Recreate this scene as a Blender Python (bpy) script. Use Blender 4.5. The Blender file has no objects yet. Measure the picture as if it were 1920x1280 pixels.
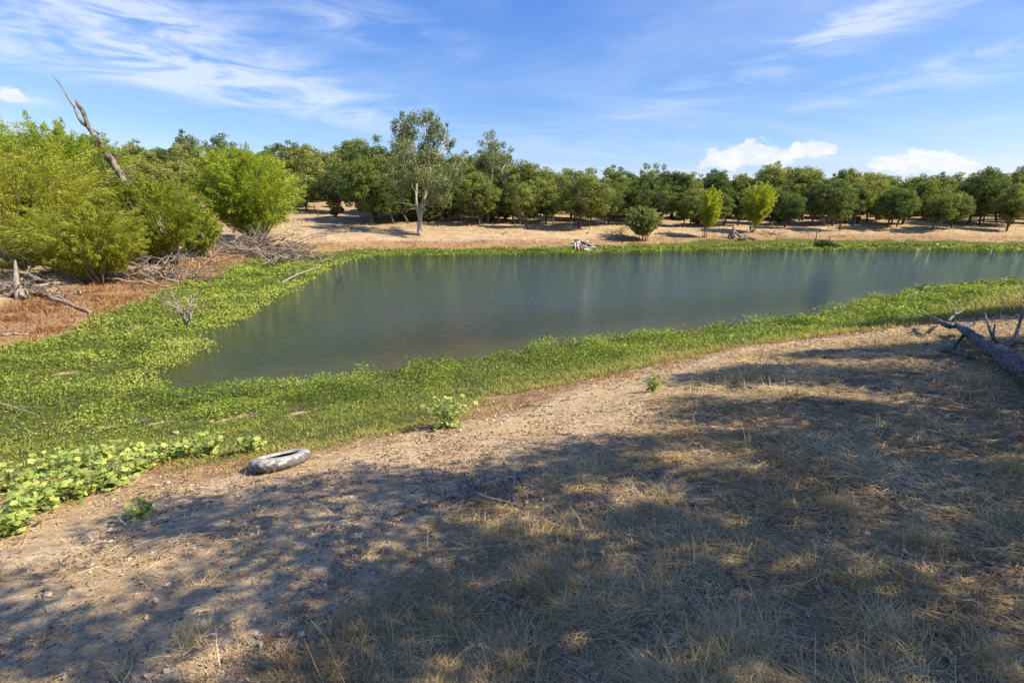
import bpy, math, random
import numpy as np
from mathutils import Vector, Matrix

R = math.radians
rng = np.random.default_rng(11)
random.seed(11)
scene = bpy.context.scene
col = scene.collection

# ------------------------------------------------------------------ camera, sky, sun, exposure
PITCH = R(14.9)
CAM_Z = 4.6
cam_d = bpy.data.cameras.new('camera')
cam_d.lens = 18; cam_d.sensor_width = 36; cam_d.clip_start = 0.05; cam_d.clip_end = 5000
cam = bpy.data.objects.new('camera', cam_d); col.objects.link(cam)
cam.location = (0, 0, CAM_Z); cam.rotation_euler = (R(90) - PITCH, 0, 0)
scene.camera = cam
scene.view_settings.view_transform = 'Standard'
scene.view_settings.look = 'None'
scene.view_settings.exposure = 0.90
scene.view_settings.gamma = 1
scene.view_settings.use_curve_mapping = False
scene.cycles.max_bounces = 6
scene.cycles.diffuse_bounces = 3
scene.cycles.transmission_bounces = 4
scene.cycles.transparent_max_bounces = 4

SUN_EL = R(42)
SUN_AZ = math.atan2(0.97, -0.24)          # from +Y towards +X
SUN = np.array([math.cos(SUN_EL) * math.sin(SUN_AZ), math.cos(SUN_EL) * math.cos(SUN_AZ), math.sin(SUN_EL)])
sun_d = bpy.data.lights.new('sun', 'SUN'); sun_d.energy = 5.0; sun_d.angle = R(0.53); sun_d.color = (1.0, 0.89, 0.71)
sun = bpy.data.objects.new('sun', sun_d); col.objects.link(sun)
sun.rotation_euler = Vector(SUN).to_track_quat('Z', 'Y').to_euler()
sun.location = (40, -10, 40)

def pix_dir(px, py):
    """direction of a point of the photograph (1920 x 1280) seen from the tripod"""
    u = (px - 960) / 960; v = (640 - py) / 960
    return np.array([u, math.cos(PITCH) + v * math.sin(PITCH), -math.sin(PITCH) + v * math.cos(PITCH)])

class NT:
    def __init__(s, tree): s.t = tree; s.n = tree.nodes; s.l = tree.links
    def node(s, typ, ins=None, **kw):
        n = s.n.new(typ)
        for k, v in kw.items(): setattr(n, k, v)
        for k, v in (ins or {}).items():
            if isinstance(v, bpy.types.NodeSocket): s.l.new(v, n.inputs[k])
            else: n.inputs[k].default_value = v
        return n
    def m(s, op, a, b=None, c=None, clamp=False):
        ins = {0: a}
        if b is not None: ins[1] = b
        if c is not None: ins[2] = c
        return s.node('ShaderNodeMath', ins, operation=op, use_clamp=clamp).outputs[0]
    def mix(s, f, a, b, blend='MIX'):
        n = s.node('ShaderNodeMix', None, data_type='RGBA', blend_type=blend)
        for k, v in ((0, f), (6, a), (7, b)):
            if isinstance(v, bpy.types.NodeSocket): s.l.new(v, n.inputs[k])
            else: n.inputs[k].default_value = v if k == 0 or len(v) == 4 else (*v, 1)
        return n.outputs[2]
    def noise(s, vec, scale, detail=4, rough=0.55, dist=0.0):
        return s.node('ShaderNodeTexNoise', {'Vector': vec, 'Scale': scale, 'Detail': detail, 'Roughness': rough, 'Distortion': dist}).outputs[0]
    def ramp(s, fac, lo, hi):
        return s.node('ShaderNodeMapRange', {0: fac, 1: lo, 2: hi}, interpolation_type='SMOOTHSTEP').outputs[0]
    def mapping(s, vec, scale=(1, 1, 1), rot=(0, 0, 0), loc=(0, 0, 0)):
        return s.node('ShaderNodeMapping', {'Vector': vec, 'Scale': scale, 'Rotation': rot, 'Location': loc}).outputs[0]

world = bpy.data.worlds.new('World'); scene.world = world; world.use_nodes = True
def build_world():
    T = NT(world.node_tree); T.n.clear()
    sky = T.node('ShaderNodeTexSky', None, sky_type='NISHITA', sun_disc=False, sun_elevation=SUN_EL,
                 sun_rotation=SUN_AZ, altitude=300, air_density=1.0, dust_density=0.4, ozone_density=3.0)
    gen = T.node('ShaderNodeTexCoord').outputs['Generated']
    sep = T.node('ShaderNodeSeparateXYZ', {0: gen})
    X, Y, Z = sep.outputs
    el = T.m('ARCSINE', Z); az = T.m('ARCTAN2', X, Y)
    sc_ = T.node('ShaderNodeSeparateColor', {0: sky.outputs[0]}).outputs
    base = T.node('ShaderNodeCombineColor', {0: T.m('MULTIPLY', T.m('POWER', sc_[0], 1.3), .42), 1: T.m('MULTIPLY', sc_[1], .67),
                                             2: T.m('MULTIPLY', T.m('POWER', sc_[2], .5), 2.05)}).outputs[0]
    # cloud texture: high sheet stretched by the wind, on the plane of the sky
    zz = T.m('ADD', T.m('MAXIMUM', Z, 0.0), 0.12)
    pl = T.node('ShaderNodeCombineXYZ', {0: T.m('DIVIDE', X, zz), 1: T.m('DIVIDE', Y, zz), 2: 0.0}).outputs[0]
    ae = T.node('ShaderNodeCombineXYZ', {0: az, 1: el, 2: 0.0}).outputs[0]
    def patch(px, py, a, b, rot, s):
        d = pix_dir(px, py); d /= np.linalg.norm(d)
        e0 = math.asin(d[2]); a0 = math.atan2(d[0], d[1])
        ca, sa = math.cos(R(rot)), math.sin(R(rot))
        da = T.m('SUBTRACT', az, a0); de = T.m('SUBTRACT', el, e0)
        p = T.m('MULTIPLY_ADD', da, ca / a, T.m('MULTIPLY', de, sa / a))
        q = T.m('MULTIPLY_ADD', da, -sa / b, T.m('MULTIPLY', de, ca / b))
        g = T.m('EXPONENT', T.m('MULTIPLY', T.m('MULTIPLY_ADD', p, p, T.m('MULTIPLY', q, q)), -1.0))
        return T.m('MULTIPLY', g, s)
    def total(lst):
        acc = None
        for a in lst:
            g = patch(*a)
            acc = g if acc is None else T.m('ADD', acc, g)
        return acc
    K = 1 / 960
    cir = total([(120, 45, 170*K, 48*K, 12, .9), (330, 70, 330*K, 50*K, -14, 1.15), (250, 128, 250*K, 26*K, -3, 1.15), (690, 45, 150*K, 30*K, -10, .95),
                 (420, 150, 150*K, 30*K, -12, .55), (1520, 85, 420*K, 38*K, 17, .85), (1660, 30, 110*K, 20*K, 4, .75), (1850, 105, 150*K, 18*K, 8, 1.1),
                 (1700, 170, 160*K, 14*K, 4, .7), (1880, 232, 80*K, 12*K, 0, .55), (30, 178, 36*K, 11*K, -4, 1.1), (60, 250, 110*K, 26*K, 0, .45),
                 (600, 215, 260*K, 16*K, -8, .28), (940, 245, 120*K, 18*K, 0, .30), (1200, 78, 50*K, 9*K, 0, .3), (1220, 290, 140*K, 20*K, 0, .28)])
    nv = T.mapping(ae, (1.8, 8, 1), (0, 0, R(-9)))
    n1 = T.noise(nv, 2.6, 9, 0.6, 1.6)
    nv2 = T.mapping(ae, (2.2, 30, 1), (0, 0, R(11)))
    n2 = T.noise(nv2, 3.0, 6, 0.6, 0.8)
    tex = T.m('ADD', T.m('MULTIPLY', n1, 0.8), T.m('MULTIPLY', n2, 0.2))
    cm = T.m('MULTIPLY', cir, T.ramp(tex, 0.32, 0.74), clamp=True)
    veil = T.m('MULTIPLY', T.ramp(T.noise(T.mapping(pl, (0.22, 0.5, 1), (0, 0, 0.4)), 1.0, 8, 0.62, 1.4), 0.40, 0.80), 0.34)
    cm = T.m('MAXIMUM', T.m('MULTIPLY', cm, 0.58), veil)
    c1 = T.mix(cm, base, (5.0, 5.2, 5.7))
    # low cumulus on the horizon
    puffs = [(1362, 303, 17), (1380, 293, 18), (1400, 285, 19), (1422, 287, 18), (1442, 296, 17), (1465, 303, 14), (1332, 288, 11), (1345, 300, 9), (1320, 310, 10),
             (1490, 281, 12), (1515, 276, 15), (1540, 282, 13), (1562, 284, 9), (1650, 306, 14), (1672, 304, 14), (1698, 307, 14), (1730, 300, 16), (1752, 299, 16), (1776, 306, 14), (1800, 313, 12), (1838, 322, 12), (12, 177, 11), (34, 180, 10)]
    cu = total([(x, y, w*1.25*K, w*.85*K, 0, .95) for x, y, w in puffs])
    cn = T.noise(T.mapping(ae, (40, 60, 1)), 1.0, 8, 0.65, 0.3)
    cuv = T.m('ADD', cu, T.m('MULTIPLY', T.m('SUBTRACT', cn, 0.5), 2.7))
    cmask = T.ramp(cuv, 0.42, 1.0)
    shade = T.mix(T.ramp(T.noise(T.mapping(ae, (30, 60, 1), loc=(0, .012, 0)), 1.0, 6, .6), .3, .7), (4.15, 4.4, 4.9), (5.2, 5.2, 5.2))
    c2 = T.mix(T.m('MULTIPLY', cmask, 0.88), c1, shade)
    bg = T.node('ShaderNodeBackground', {'Color': c2, 'Strength': 0.108})
    out = T.node('ShaderNodeOutputWorld', {0: bg.outputs[0]})
build_world()

# ------------------------------------------------------------------ helpers
def smooth(x, a, b):
    t = np.clip((x - a) / (b - a), 0, 1); return t * t * (3 - 2 * t)
_lat = rng.random((256, 256))
def vnoise(x, y):
    xi = np.floor(x).astype(int); yi = np.floor(y).astype(int)
    fx = x - xi; fy = y - yi; fx = fx*fx*(3-2*fx); fy = fy*fy*(3-2*fy)
    a = _lat[xi & 255, yi & 255]; b = _lat[(xi+1) & 255, yi & 255]; c = _lat[xi & 255, (yi+1) & 255]; d = _lat[(xi+1) & 255, (yi+1) & 255]
    return (a*(1-fx)+b*fx)*(1-fy) + (c*(1-fx)+d*fx)*fy
def fbm(x, y, s, octv=4, off=0):
    v = 0; a = .5; t = 0
    for i in range(octv):
        v = v + a * vnoise(x*s + 17.3*i + off, y*s + 9.1*i + off*1.7); t += a; a *= .5; s *= 2.03
    return v / t

def mesh_np(name, verts, quads=None, tris=None, rnd=None, smooth_sh=False, attrs=None):
    me = bpy.data.meshes.new(name)
    verts = np.asarray(verts, dtype=np.float32)
    nq = 0 if quads is None else len(quads); nt = 0 if tris is None else len(tris)
    idx = []
    if nq: idx.append(np.asarray(quads, dtype=np.int32).ravel())
    if nt: idx.append(np.asarray(tris, dtype=np.int32).ravel())
    idx = np.concatenate(idx)
    me.vertices.add(len(verts)); me.vertices.foreach_set('co', verts.ravel())
    me.loops.add(len(idx)); me.loops.foreach_set('vertex_index', idx)
    me.polygons.add(nq + nt)
    st = np.concatenate([np.arange(nq) * 4, nq * 4 + np.arange(nt) * 3]).astype(np.int32)
    me.polygons.foreach_set('loop_start', st)
    me.update(calc_edges=True)
    if smooth_sh: me.polygons.foreach_set('use_smooth', np.ones(nq + nt, dtype=bool))
    if rnd is not None:
        a = me.attributes.new('rnd', 'FLOAT', 'POINT'); a.data.foreach_set('value', np.asarray(rnd, dtype=np.float32))
    for k, v in (attrs or {}).items():
        a = me.attributes.new(k, 'FLOAT', 'POINT'); a.data.foreach_set('value', np.asarray(v, dtype=np.float32))
    return me

def obj(name, me, mat=None, parent=None, loc=None):
    if mat and not me.materials: me.materials.append(mat)
    o = bpy.data.objects.new(name, me); col.objects.link(o)
    if parent: o.parent = parent
    if loc is not None: o.location = loc
    return o
def tag(o, label=None, cat=None, group=None, kind=None):
    if label: o['label'] = label
    if cat: o['category'] = cat
    if group: o['group'] = group
    if kind: o['kind'] = kind
    return o
def thing(name, loc, label, cat, group=None, rz=0.0):
    o = bpy.data.objects.new(name, None); col.objects.link(o); o.location = loc; o.rotation_euler = (0, 0, rz)
    o.empty_display_size = .2
    return tag(o, label, cat, group)
def copy_tree(o, parent=None):
    c = o.copy(); col.objects.link(c)
    if parent: c.parent = parent
    for ch in list(o.children): copy_tree(ch, c)
    return c

def unit(v): return v / np.maximum(np.linalg.norm(v, axis=-1, keepdims=True), 1e-9)

class MB:
    """collects tubes into one mesh"""
    def __init__(s): s.v = []; s.q = []; s.t = []; s.n = 0
    def tube(s, pts, rad, sides=6, jit=0.0, cap=True):
        pts = np.asarray(pts, float); rad = np.asarray(rad, float); n = len(pts)
        tan = unit(np.gradient(pts, axis=0))
        ref = np.array([0.13, 0.21, 0.97]) if abs(tan[0][2]) < .9 else np.array([.97, .2, .1])
        a = unit(np.cross(tan, ref)); b = np.cross(tan, a)
        th = np.linspace(0, 2*math.pi, sides, endpoint=False)
        rr = rad[:, None] * (1 + jit * (rng.random((n, sides)) - .5))
        ring = pts[:, None, :] + rr[..., None] * (a[:, None, :]*np.cos(th)[None, :, None] + b[:, None, :]*np.sin(th)[None, :, None])
        s.v.append(ring.reshape(-1, 3))
        i = np.arange(n-1)[:, None]*sides; j = np.arange(sides)[None, :]; j2 = (j+1) % sides
        s.q.append(np.stack([i+j, i+j2, i+sides+j2, i+sides+j], -1).reshape(-1, 4) + s.n)
        s.n += n*sides
        if cap:
            s.v.append(np.array([pts[0]-tan[0]*rad[0]*.15, pts[-1]+tan[-1]*rad[-1]*.2]))
            c0, c1 = s.n, s.n+1; base = s.n - n*sides; last = s.n - sides; s.n += 2
            jj = np.arange(sides)
            s.t.append(np.stack([np.full(sides, c0), base+(jj+1) % sides, base+jj], -1))
            s.t.append(np.stack([np.full(sides, c1), last+jj, last+(jj+1) % sides], -1))
    def build(s, name, mat, parent=None, sm=True):
        me = mesh_np(name, np.concatenate(s.v), np.concatenate(s.q) if s.q else None, np.concatenate(s.t) if s.t else None, smooth_sh=sm)
        me.materials.append(mat)
        return obj(name, me, mat, parent)
    def mesh(s, name, mat):
        me = mesh_np(name, np.concatenate(s.v), np.concatenate(s.q), np.concatenate(s.t) if s.t else None, smooth_sh=True)
        me.materials.append(mat); return me

def diamonds(C, U, V, fold=0.0, N=None):
    v = np.stack([C-U, C+V-.15*U, C+U, C-V-.15*U], 1)
    if fold and N is not None: v[:, 1] += N*fold; v[:, 3] += N*fold
    n = len(C); q = np.arange(n*4).reshape(n, 4)
    return v.reshape(-1, 3), q
def rvec(n): return unit(rng.normal(size=(n, 3)))

def wobble(p0, p1, n=8, amp=.08, sag=0.0):
    p0 = np.asarray(p0, float); p1 = np.asarray(p1, float); t = np.linspace(0, 1, n)[:, None]
    L = np.linalg.norm(p1-p0)
    p = p0 + (p1-p0)*t
    off = np.cumsum(rng.normal(size=(n, 3)), 0); off -= off[0] + (off[-1]-off[0])*t
    return p + off*amp*L/math.sqrt(n) - np.array([0, 0, 1])*sag*L*4*t*(1-t)

# ------------------------------------------------------------------ materials
def new_mat(name):
    m = bpy.data.materials.new(name); m.use_nodes = True; T = NT(m.node_tree); T.n.clear()
    return m, T
def leaf_mat(name, cols, transl=0.3, rough=0.55, objvar=0.35, transcol=None):
    m, T = new_mat(name)
    r = T.node('ShaderNodeAttribute', None, attribute_name='rnd').outputs['Fac']
    cr = T.node('ShaderNodeValToRGB', {0: r})
    e = cr.color_ramp.elements
    while len(e) > 1: e.remove(e[-1])
    e[0].position = 0; e[0].color = (*cols[0], 1)
    for i, c in enumerate(cols[1:], 1):
        x = e.new(i/(len(cols)-1)); x.color = (*c, 1)
    oi = T.node('ShaderNodeObjectInfo').outputs['Random']
    v = T.m('MULTIPLY_ADD', oi, objvar, 1-objvar/2)
    h = T.m('MULTIPLY_ADD', oi, -.03*objvar/.35, .5+.015*objvar/.35)
    hs = T.node('ShaderNodeHueSaturation', {'Hue': h, 'Saturation': 1.0, 'Value': v, 'Color': cr.outputs[0]}).outputs[0]
    d = T.node('ShaderNodeBsdfPrincipled', {'Base Color': hs, 'Roughness': rough, 'Specular IOR Level': .3})
    tr = T.node('ShaderNodeBsdfTranslucent', {'Color': T.mix(1.0, hs, transcol or (1.5, 1.6, .7), 'MULTIPLY')})
    mx = T.node('ShaderNodeMixShader', {0: transl, 1: d.outputs[0], 2: tr.outputs[0]})
    T.node('ShaderNodeOutputMaterial', {0: mx.outputs[0]})
    return m
def bark_mat(name, c1, c2, scale=6, rough=.9, thr=(.35, .65), stretch=(1, 1, .3), bump=.02):
    m, T = new_mat(name)
    co = T.node('ShaderNodeTexCoord').outputs['Object']
    n = T.noise(T.mapping(co, stretch), scale, 6, .65, .3)
    n2 = T.noise(co, scale*6, 3, .6)
    c = T.mix(T.ramp(n, *thr), c1, c2)
    c = T.mix(T.m('MULTIPLY', n2, .5), c, tuple(x*.4 for x in c1))
    b = T.node('ShaderNodeBump', {'Height': T.m('ADD', n, T.m('MULTIPLY', n2, .4)), 'Strength': .8, 'Distance': bump})
    p = T.node('ShaderNodeBsdfPrincipled', {'Base Color': c, 'Roughness': rough, 'Normal': b.outputs[0], 'Specular IOR Level': .2})
    T.node('ShaderNodeOutputMaterial', {0: p.outputs[0]})
    return m
def plain_mat(name, c, rough=.7, var=.25, scale=20, metallic=0):
    m, T = new_mat(name)
    co = T.node('ShaderNodeTexCoord').outputs['Object']
    n = T.noise(co, scale, 5, .6)
    cc = T.mix(T.ramp(n, .3, .7), tuple(x*(1-var) for x in c), tuple(min(1, x*(1+var)) for x in c))
    b = T.node('ShaderNodeBump', {'Height': n, 'Strength': .4, 'Distance': .01})
    p = T.node('ShaderNodeBsdfPrincipled', {'Base Color': cc, 'Roughness': rough, 'Normal': b.outputs[0], 'Metallic': metallic})
    T.node('ShaderNodeOutputMaterial', {0: p.outputs[0]})
    return m

M = {}
M['oak_leaf'] = leaf_mat('oak_leaf', [(.062, .082, .024), (.15, .185, .048), (.27, .31, .085)], .32, .75, .8)
M['oak_shade_leaf'] = leaf_mat('oak_shade_leaf', [(.03, .05, .015), (.07, .09, .02)], .15)
M['euc_leaf'] = leaf_mat('eucalyptus_leaf', [(.08, .105, .04), (.15, .18, .072), (.25, .25, .11)], .25, .45, .1)
M['willow_yellow'] = leaf_mat('willow_leaf_yellow', [(.12, .135, .017), (.29, .305, .036), (.50, .47, .09)], .40, .5, .12)
M['willow_green'] = leaf_mat('willow_leaf_green', [(.10, .13, .018), (.23, .27, .032), (.39, .42, .06)], .40, .5, .12)
M['willow_lemon'] = leaf_mat('willow_leaf_lemon', [(.15, .17, .02), (.34, .37, .035), (.52, .52, .07)], .42, .5, .1)
M['willow_bright'] = leaf_mat('willow_leaf_bright', [(.12, .16, .018), (.27, .33, .035), (.43, .48, .07)], .42, .5, .1)
M['willow_olive'] = leaf_mat('willow_leaf_olive', [(.16, .18, .06), (.26, .28, .09), (.38, .39, .13)], .3, .5, .1)
M['pond_weed'] = leaf_mat('pond_weed', [(.06, .09, .018), (.155, .22, .03), (.26, .33, .05), (.36, .39, .08)], .30, .5, .0)
M['mat_grass'] = leaf_mat('mat_grass', [(.14, .16, .028), (.24, .26, .045), (.38, .35, .08), (.42, .25, .09)], .25, .6, .0)
M['orange_grass'] = leaf_mat('orange_grass', [(.13, .06, .025), (.27, .12, .04), (.33, .19, .07), (.30, .29, .09)], .15, .8, .0, (1.2, 1.1, .8))
M['straw'] = leaf_mat('straw', [(.16, .09, .035), (.40, .285, .115), (.62, .48, .24), (.80, .69, .42)], .15, .6, .0, (1.1, 1.1, .9))
M['litter'] = leaf_mat('leaf_litter', [(.07, .045, .028), (.24, .145, .08), (.40, .27, .16), (.62, .49, .34)], .05, .85, .0, (1, 1, 1))
M['mallow'] = leaf_mat('mallow_leaf', [(.20, .27, .055), (.33, .40, .09), (.46, .52, .15)], .30, .8, .55)
M['oak_bark'] = bark_mat('oak_bark', (.07, .055, .045), (.16, .13, .11), 5)
M['willow_bark'] = bark_mat('willow_bark', (.12, .09, .06), (.26, .21, .15), 5)
M['euc_bark'] = bark_mat('eucalyptus_bark', (.46, .40, .33), (.25, .20, .16), 1.2, thr=(.5, .68))
M['dead_wood'] = bark_mat('dead_wood', (.24, .19, .15), (.46, .39, .32), 9)
M['dead_dark'] = bark_mat('dead_wood_dark', (.11, .085, .07), (.27, .22, .19), 8)
M['fallen_bark'] = bark_mat('fallen_trunk_bark', (.085, .078, .074), (.36, .355, .36), 24, thr=(.42, .66), stretch=(1, 1, 1), bump=.03)
M['snag_bark'] = bark_mat('snag_bark', (.10, .07, .055), (.34, .295, .26), 3.0, thr=(.42, .62), stretch=(1, 1, .15))
M['green_stem'] = plain_mat('green_stem', (.20, .25, .08))
M['rust'] = plain_mat('weathered_board', (.28, .14, .08), scale=6)
M['post'] = plain_mat('fence_post', (.16, .12, .09), scale=8)
M['white_paint'] = plain_mat('white_paint', (.65, .64, .60), .5, .15, 5)
M['boat_green'] = plain_mat('boat_green', (.22, .25, .11), .5, .2, 4)
M['dark_inner'] = plain_mat('boat_inner', (.07, .07, .065), .8, .3, 6)
M['blue_lid'] = plain_mat('blue_plastic', (.06, .09, .22), .5, .1, 4)
M['stone'] = plain_mat('pale_stone', (.42, .34, .28), .9, .3, 30)

# ------------------------------------------------------------------ pond outline and terrain
def water_pt(px, py):
    d = pix_dir(px, py); t = CAM_Z / -d[2]; return (d[0]*t, d[1]*t)
near_px = [(262, 722), (330, 736), (420, 732), (520, 712), (610, 705), (700, 690), (800, 676), (900, 662), (1000, 648), (1100, 634), (1200, 624), (1300, 612),
           (1400, 602), (1500, 592), (1580, 580), (1640, 562), (1700, 548), (1800, 534), (1920, 527)]
far_px = [(1920, 470), (1700, 467), (1500, 467), (1350, 468), (1200, 472), (1080, 475), (950, 477), (850, 478), (740, 479), (690, 482)]
west_px = [(648, 490), (600, 506), (575, 520), (540, 540), (525, 552), (485, 572), (430, 592), (412, 612), (378, 634), (330, 655), (300, 684), (262, 705)]
shore = [(water_pt(p[0], p[1]+13*(1-(p[0]-262)/2100)), 0) for p in near_px] + [((50, 37), 0), ((80, 43), 0), ((112, 50), 0), ((112, 60), 2), ((80, 58), 2)] \
      + [(water_pt(*p), 2) for p in far_px] + [(water_pt(*p), 1) for p in west_px]
SP = np.array([s[0] for s in shore]); ST = np.array([s[1] for s in shore])
SA, SB = SP, np.roll(SP, -1, 0)

def shore_dist(x, y):
    """signed distance to the waterline (land > 0) and near / west / far weights"""
    x = np.asarray(x, float); y = np.asarray(y, float)
    best = np.full(x.shape, 1e9); inside = np.zeros(x.shape, bool); w = [np.zeros(x.shape) for _ in range(3)]
    for (ax, ay), (bx, by), tg in zip(SA, SB, ST):
        ex, ey = bx-ax, by-ay; L2 = ex*ex+ey*ey
        t = np.clip(((x-ax)*ex+(y-ay)*ey)/L2, 0, 1)
        d2 = (x-ax-t*ex)**2+(y-ay-t*ey)**2
        best = np.minimum(best, d2)
        w[tg] = w[tg] + math.sqrt(L2)/(d2+1.0)**2
        c = ((ay > y) != (by > y)) & (x < (bx-ax)*(y-ay)/((by-ay) if by != ay else 1e-9)+ax)
        inside ^= c
    d = np.sqrt(best); d = np.where(inside, -d, d)
    s = w[0]+w[1]+w[2]
    return d, w[0]/s, w[1]/s, w[2]/s

def height_from(d, wn, ww, wf, x, y):
    zn = np.interp(d, [0, 1.5, 3, 6, 9.4, 12.5, 15, 20, 40, 100, 900], [0, .10, .33, 1.08, 1.93, 2.42, 2.68, 2.95, 3.4, 5, 10])
    zw = np.interp(d, [0, 3, 8, 12, 18, 28, 45, 80, 200, 900], [0, .12, .42, .75, 1.25, 2.0, 3.4, 7, 12, 20])
    zf = np.interp(d, [0, 2, 4, 6, 10.5, 20, 35, 60, 120, 900], [0, .10, .28, .75, 1.55, 2.2, 3.1, 4.4, 7.0, 16])
    z = wn*zn + ww*zw + wf*zf
    z = z + 3.4*np.exp(-((x+66)/48)**2)*smooth(y, 62, 112)*smooth(d, 8, 30)
    z = np.where(d < 0, np.maximum(d*.10, -1.4), z)
    land = smooth(d, .0, 2.5)
    z = z + land*((fbm(x, y, .35, 3)-.5)*.16 + (fbm(x, y, 1.7, 3, 5)-.5)*.07)
    return z
def Hz(x, y):
    d, a, b, c = shore_dist(x, y)
    return height_from(d, a, b, c, np.asarray(x, float), np.asarray(y, float))
_ts = np.concatenate([np.linspace(1.2, 20, 1400), np.linspace(20, 160, 2600)[1:]])
def hit(px, py):
    d = pix_dir(px, py); P = d[None]*_ts[:, None]
    z = np.maximum(Hz(P[:, 0], P[:, 1]), 0)
    k = np.argmax(P[:, 2]+CAM_Z < z)
    if k == 0: k = len(_ts)-1
    return np.array([P[k, 0], P[k, 1], z[k]])
def at(px, py, depth):
    d = pix_dir(px, py); return np.array([d[0], d[1], d[2]])*depth + np.array([0, 0, CAM_Z])
def ground(x, y): return float(Hz(np.array([x]), np.array([y]))[0])

# widths of the green belt and of the rust-coloured belt behind it
def table(pts, axis):
    r = []
    for p in pts:
        h = hit(*p); d = shore_dist(h[:1], h[1:2])[0][0]; r.append((h[axis], max(d, .3)))
    r.sort(); return np.array(r).T
G_near = table([(60, 905), (300, 880), (440, 862), (600, 836), (800, 792), (1000, 752), (1240, 692), (1400, 650), (1600, 628), (1760, 608), (1915, 588)], 0)
G_west = table([(10, 645), (150, 600), (260, 560), (330, 535), (400, 515), (440, 490), (520, 470)], 1)
MUD = [(hit(px, py)[:2], a, b) for px, py, a, b in ((440, 783, .75, .22), (470, 780, .4, .2), (300, 792, .5, .14), (560, 774, .45, .16), (195, 800, .4, .12), (700, 742, .3, .12), (120, 700, .5, .2), (560, 640, .1, .1))]
def zones(x, y, d, wn, ww, wf):
    n = (fbm(x, y, .5, 4, 3)-.5)
    gw = wn*np.interp(x, G_near[0], G_near[1]) + ww*np.interp(y, G_west[0], G_west[1]) + wf*(4.3+1.4*smooth(x, 5, 25))
    gw = gw*(1+.35*n) + .5*n - .35*wn
    fine = (fbm(x, y, 3.0, 3, 8)-.5)
    green = 1-smooth(d + fine*1.0, gw-.7, gw+.35)
    ow = gw + wn*.25 + ww*3.9 + wf*2.3
    mud = 0*x
    for (mx, my), a_, b_ in MUD:
        a_ = a_*.6; ca, sa = .88, .47
        u_ = ((x-mx)*ca+(y-my)*sa)/a_; v_ = (-(x-mx)*sa+(y-my)*ca)/b_
        green = green*(1-.95*np.exp(-(u_*u_+v_*v_)**2))
        mud = np.maximum(mud, np.exp(-(u_*u_+v_*v_)**2))
    orange = (1-mud)*(1-smooth(d + n*2.0+fine, ow-.8, ow+.8))*(1-green)
    # dry grass and litter on the near bank, right of a line running up from the camera's left
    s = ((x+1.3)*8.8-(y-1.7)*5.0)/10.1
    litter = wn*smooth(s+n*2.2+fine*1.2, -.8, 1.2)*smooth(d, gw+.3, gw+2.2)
    return green, orange, litter, gw

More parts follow.
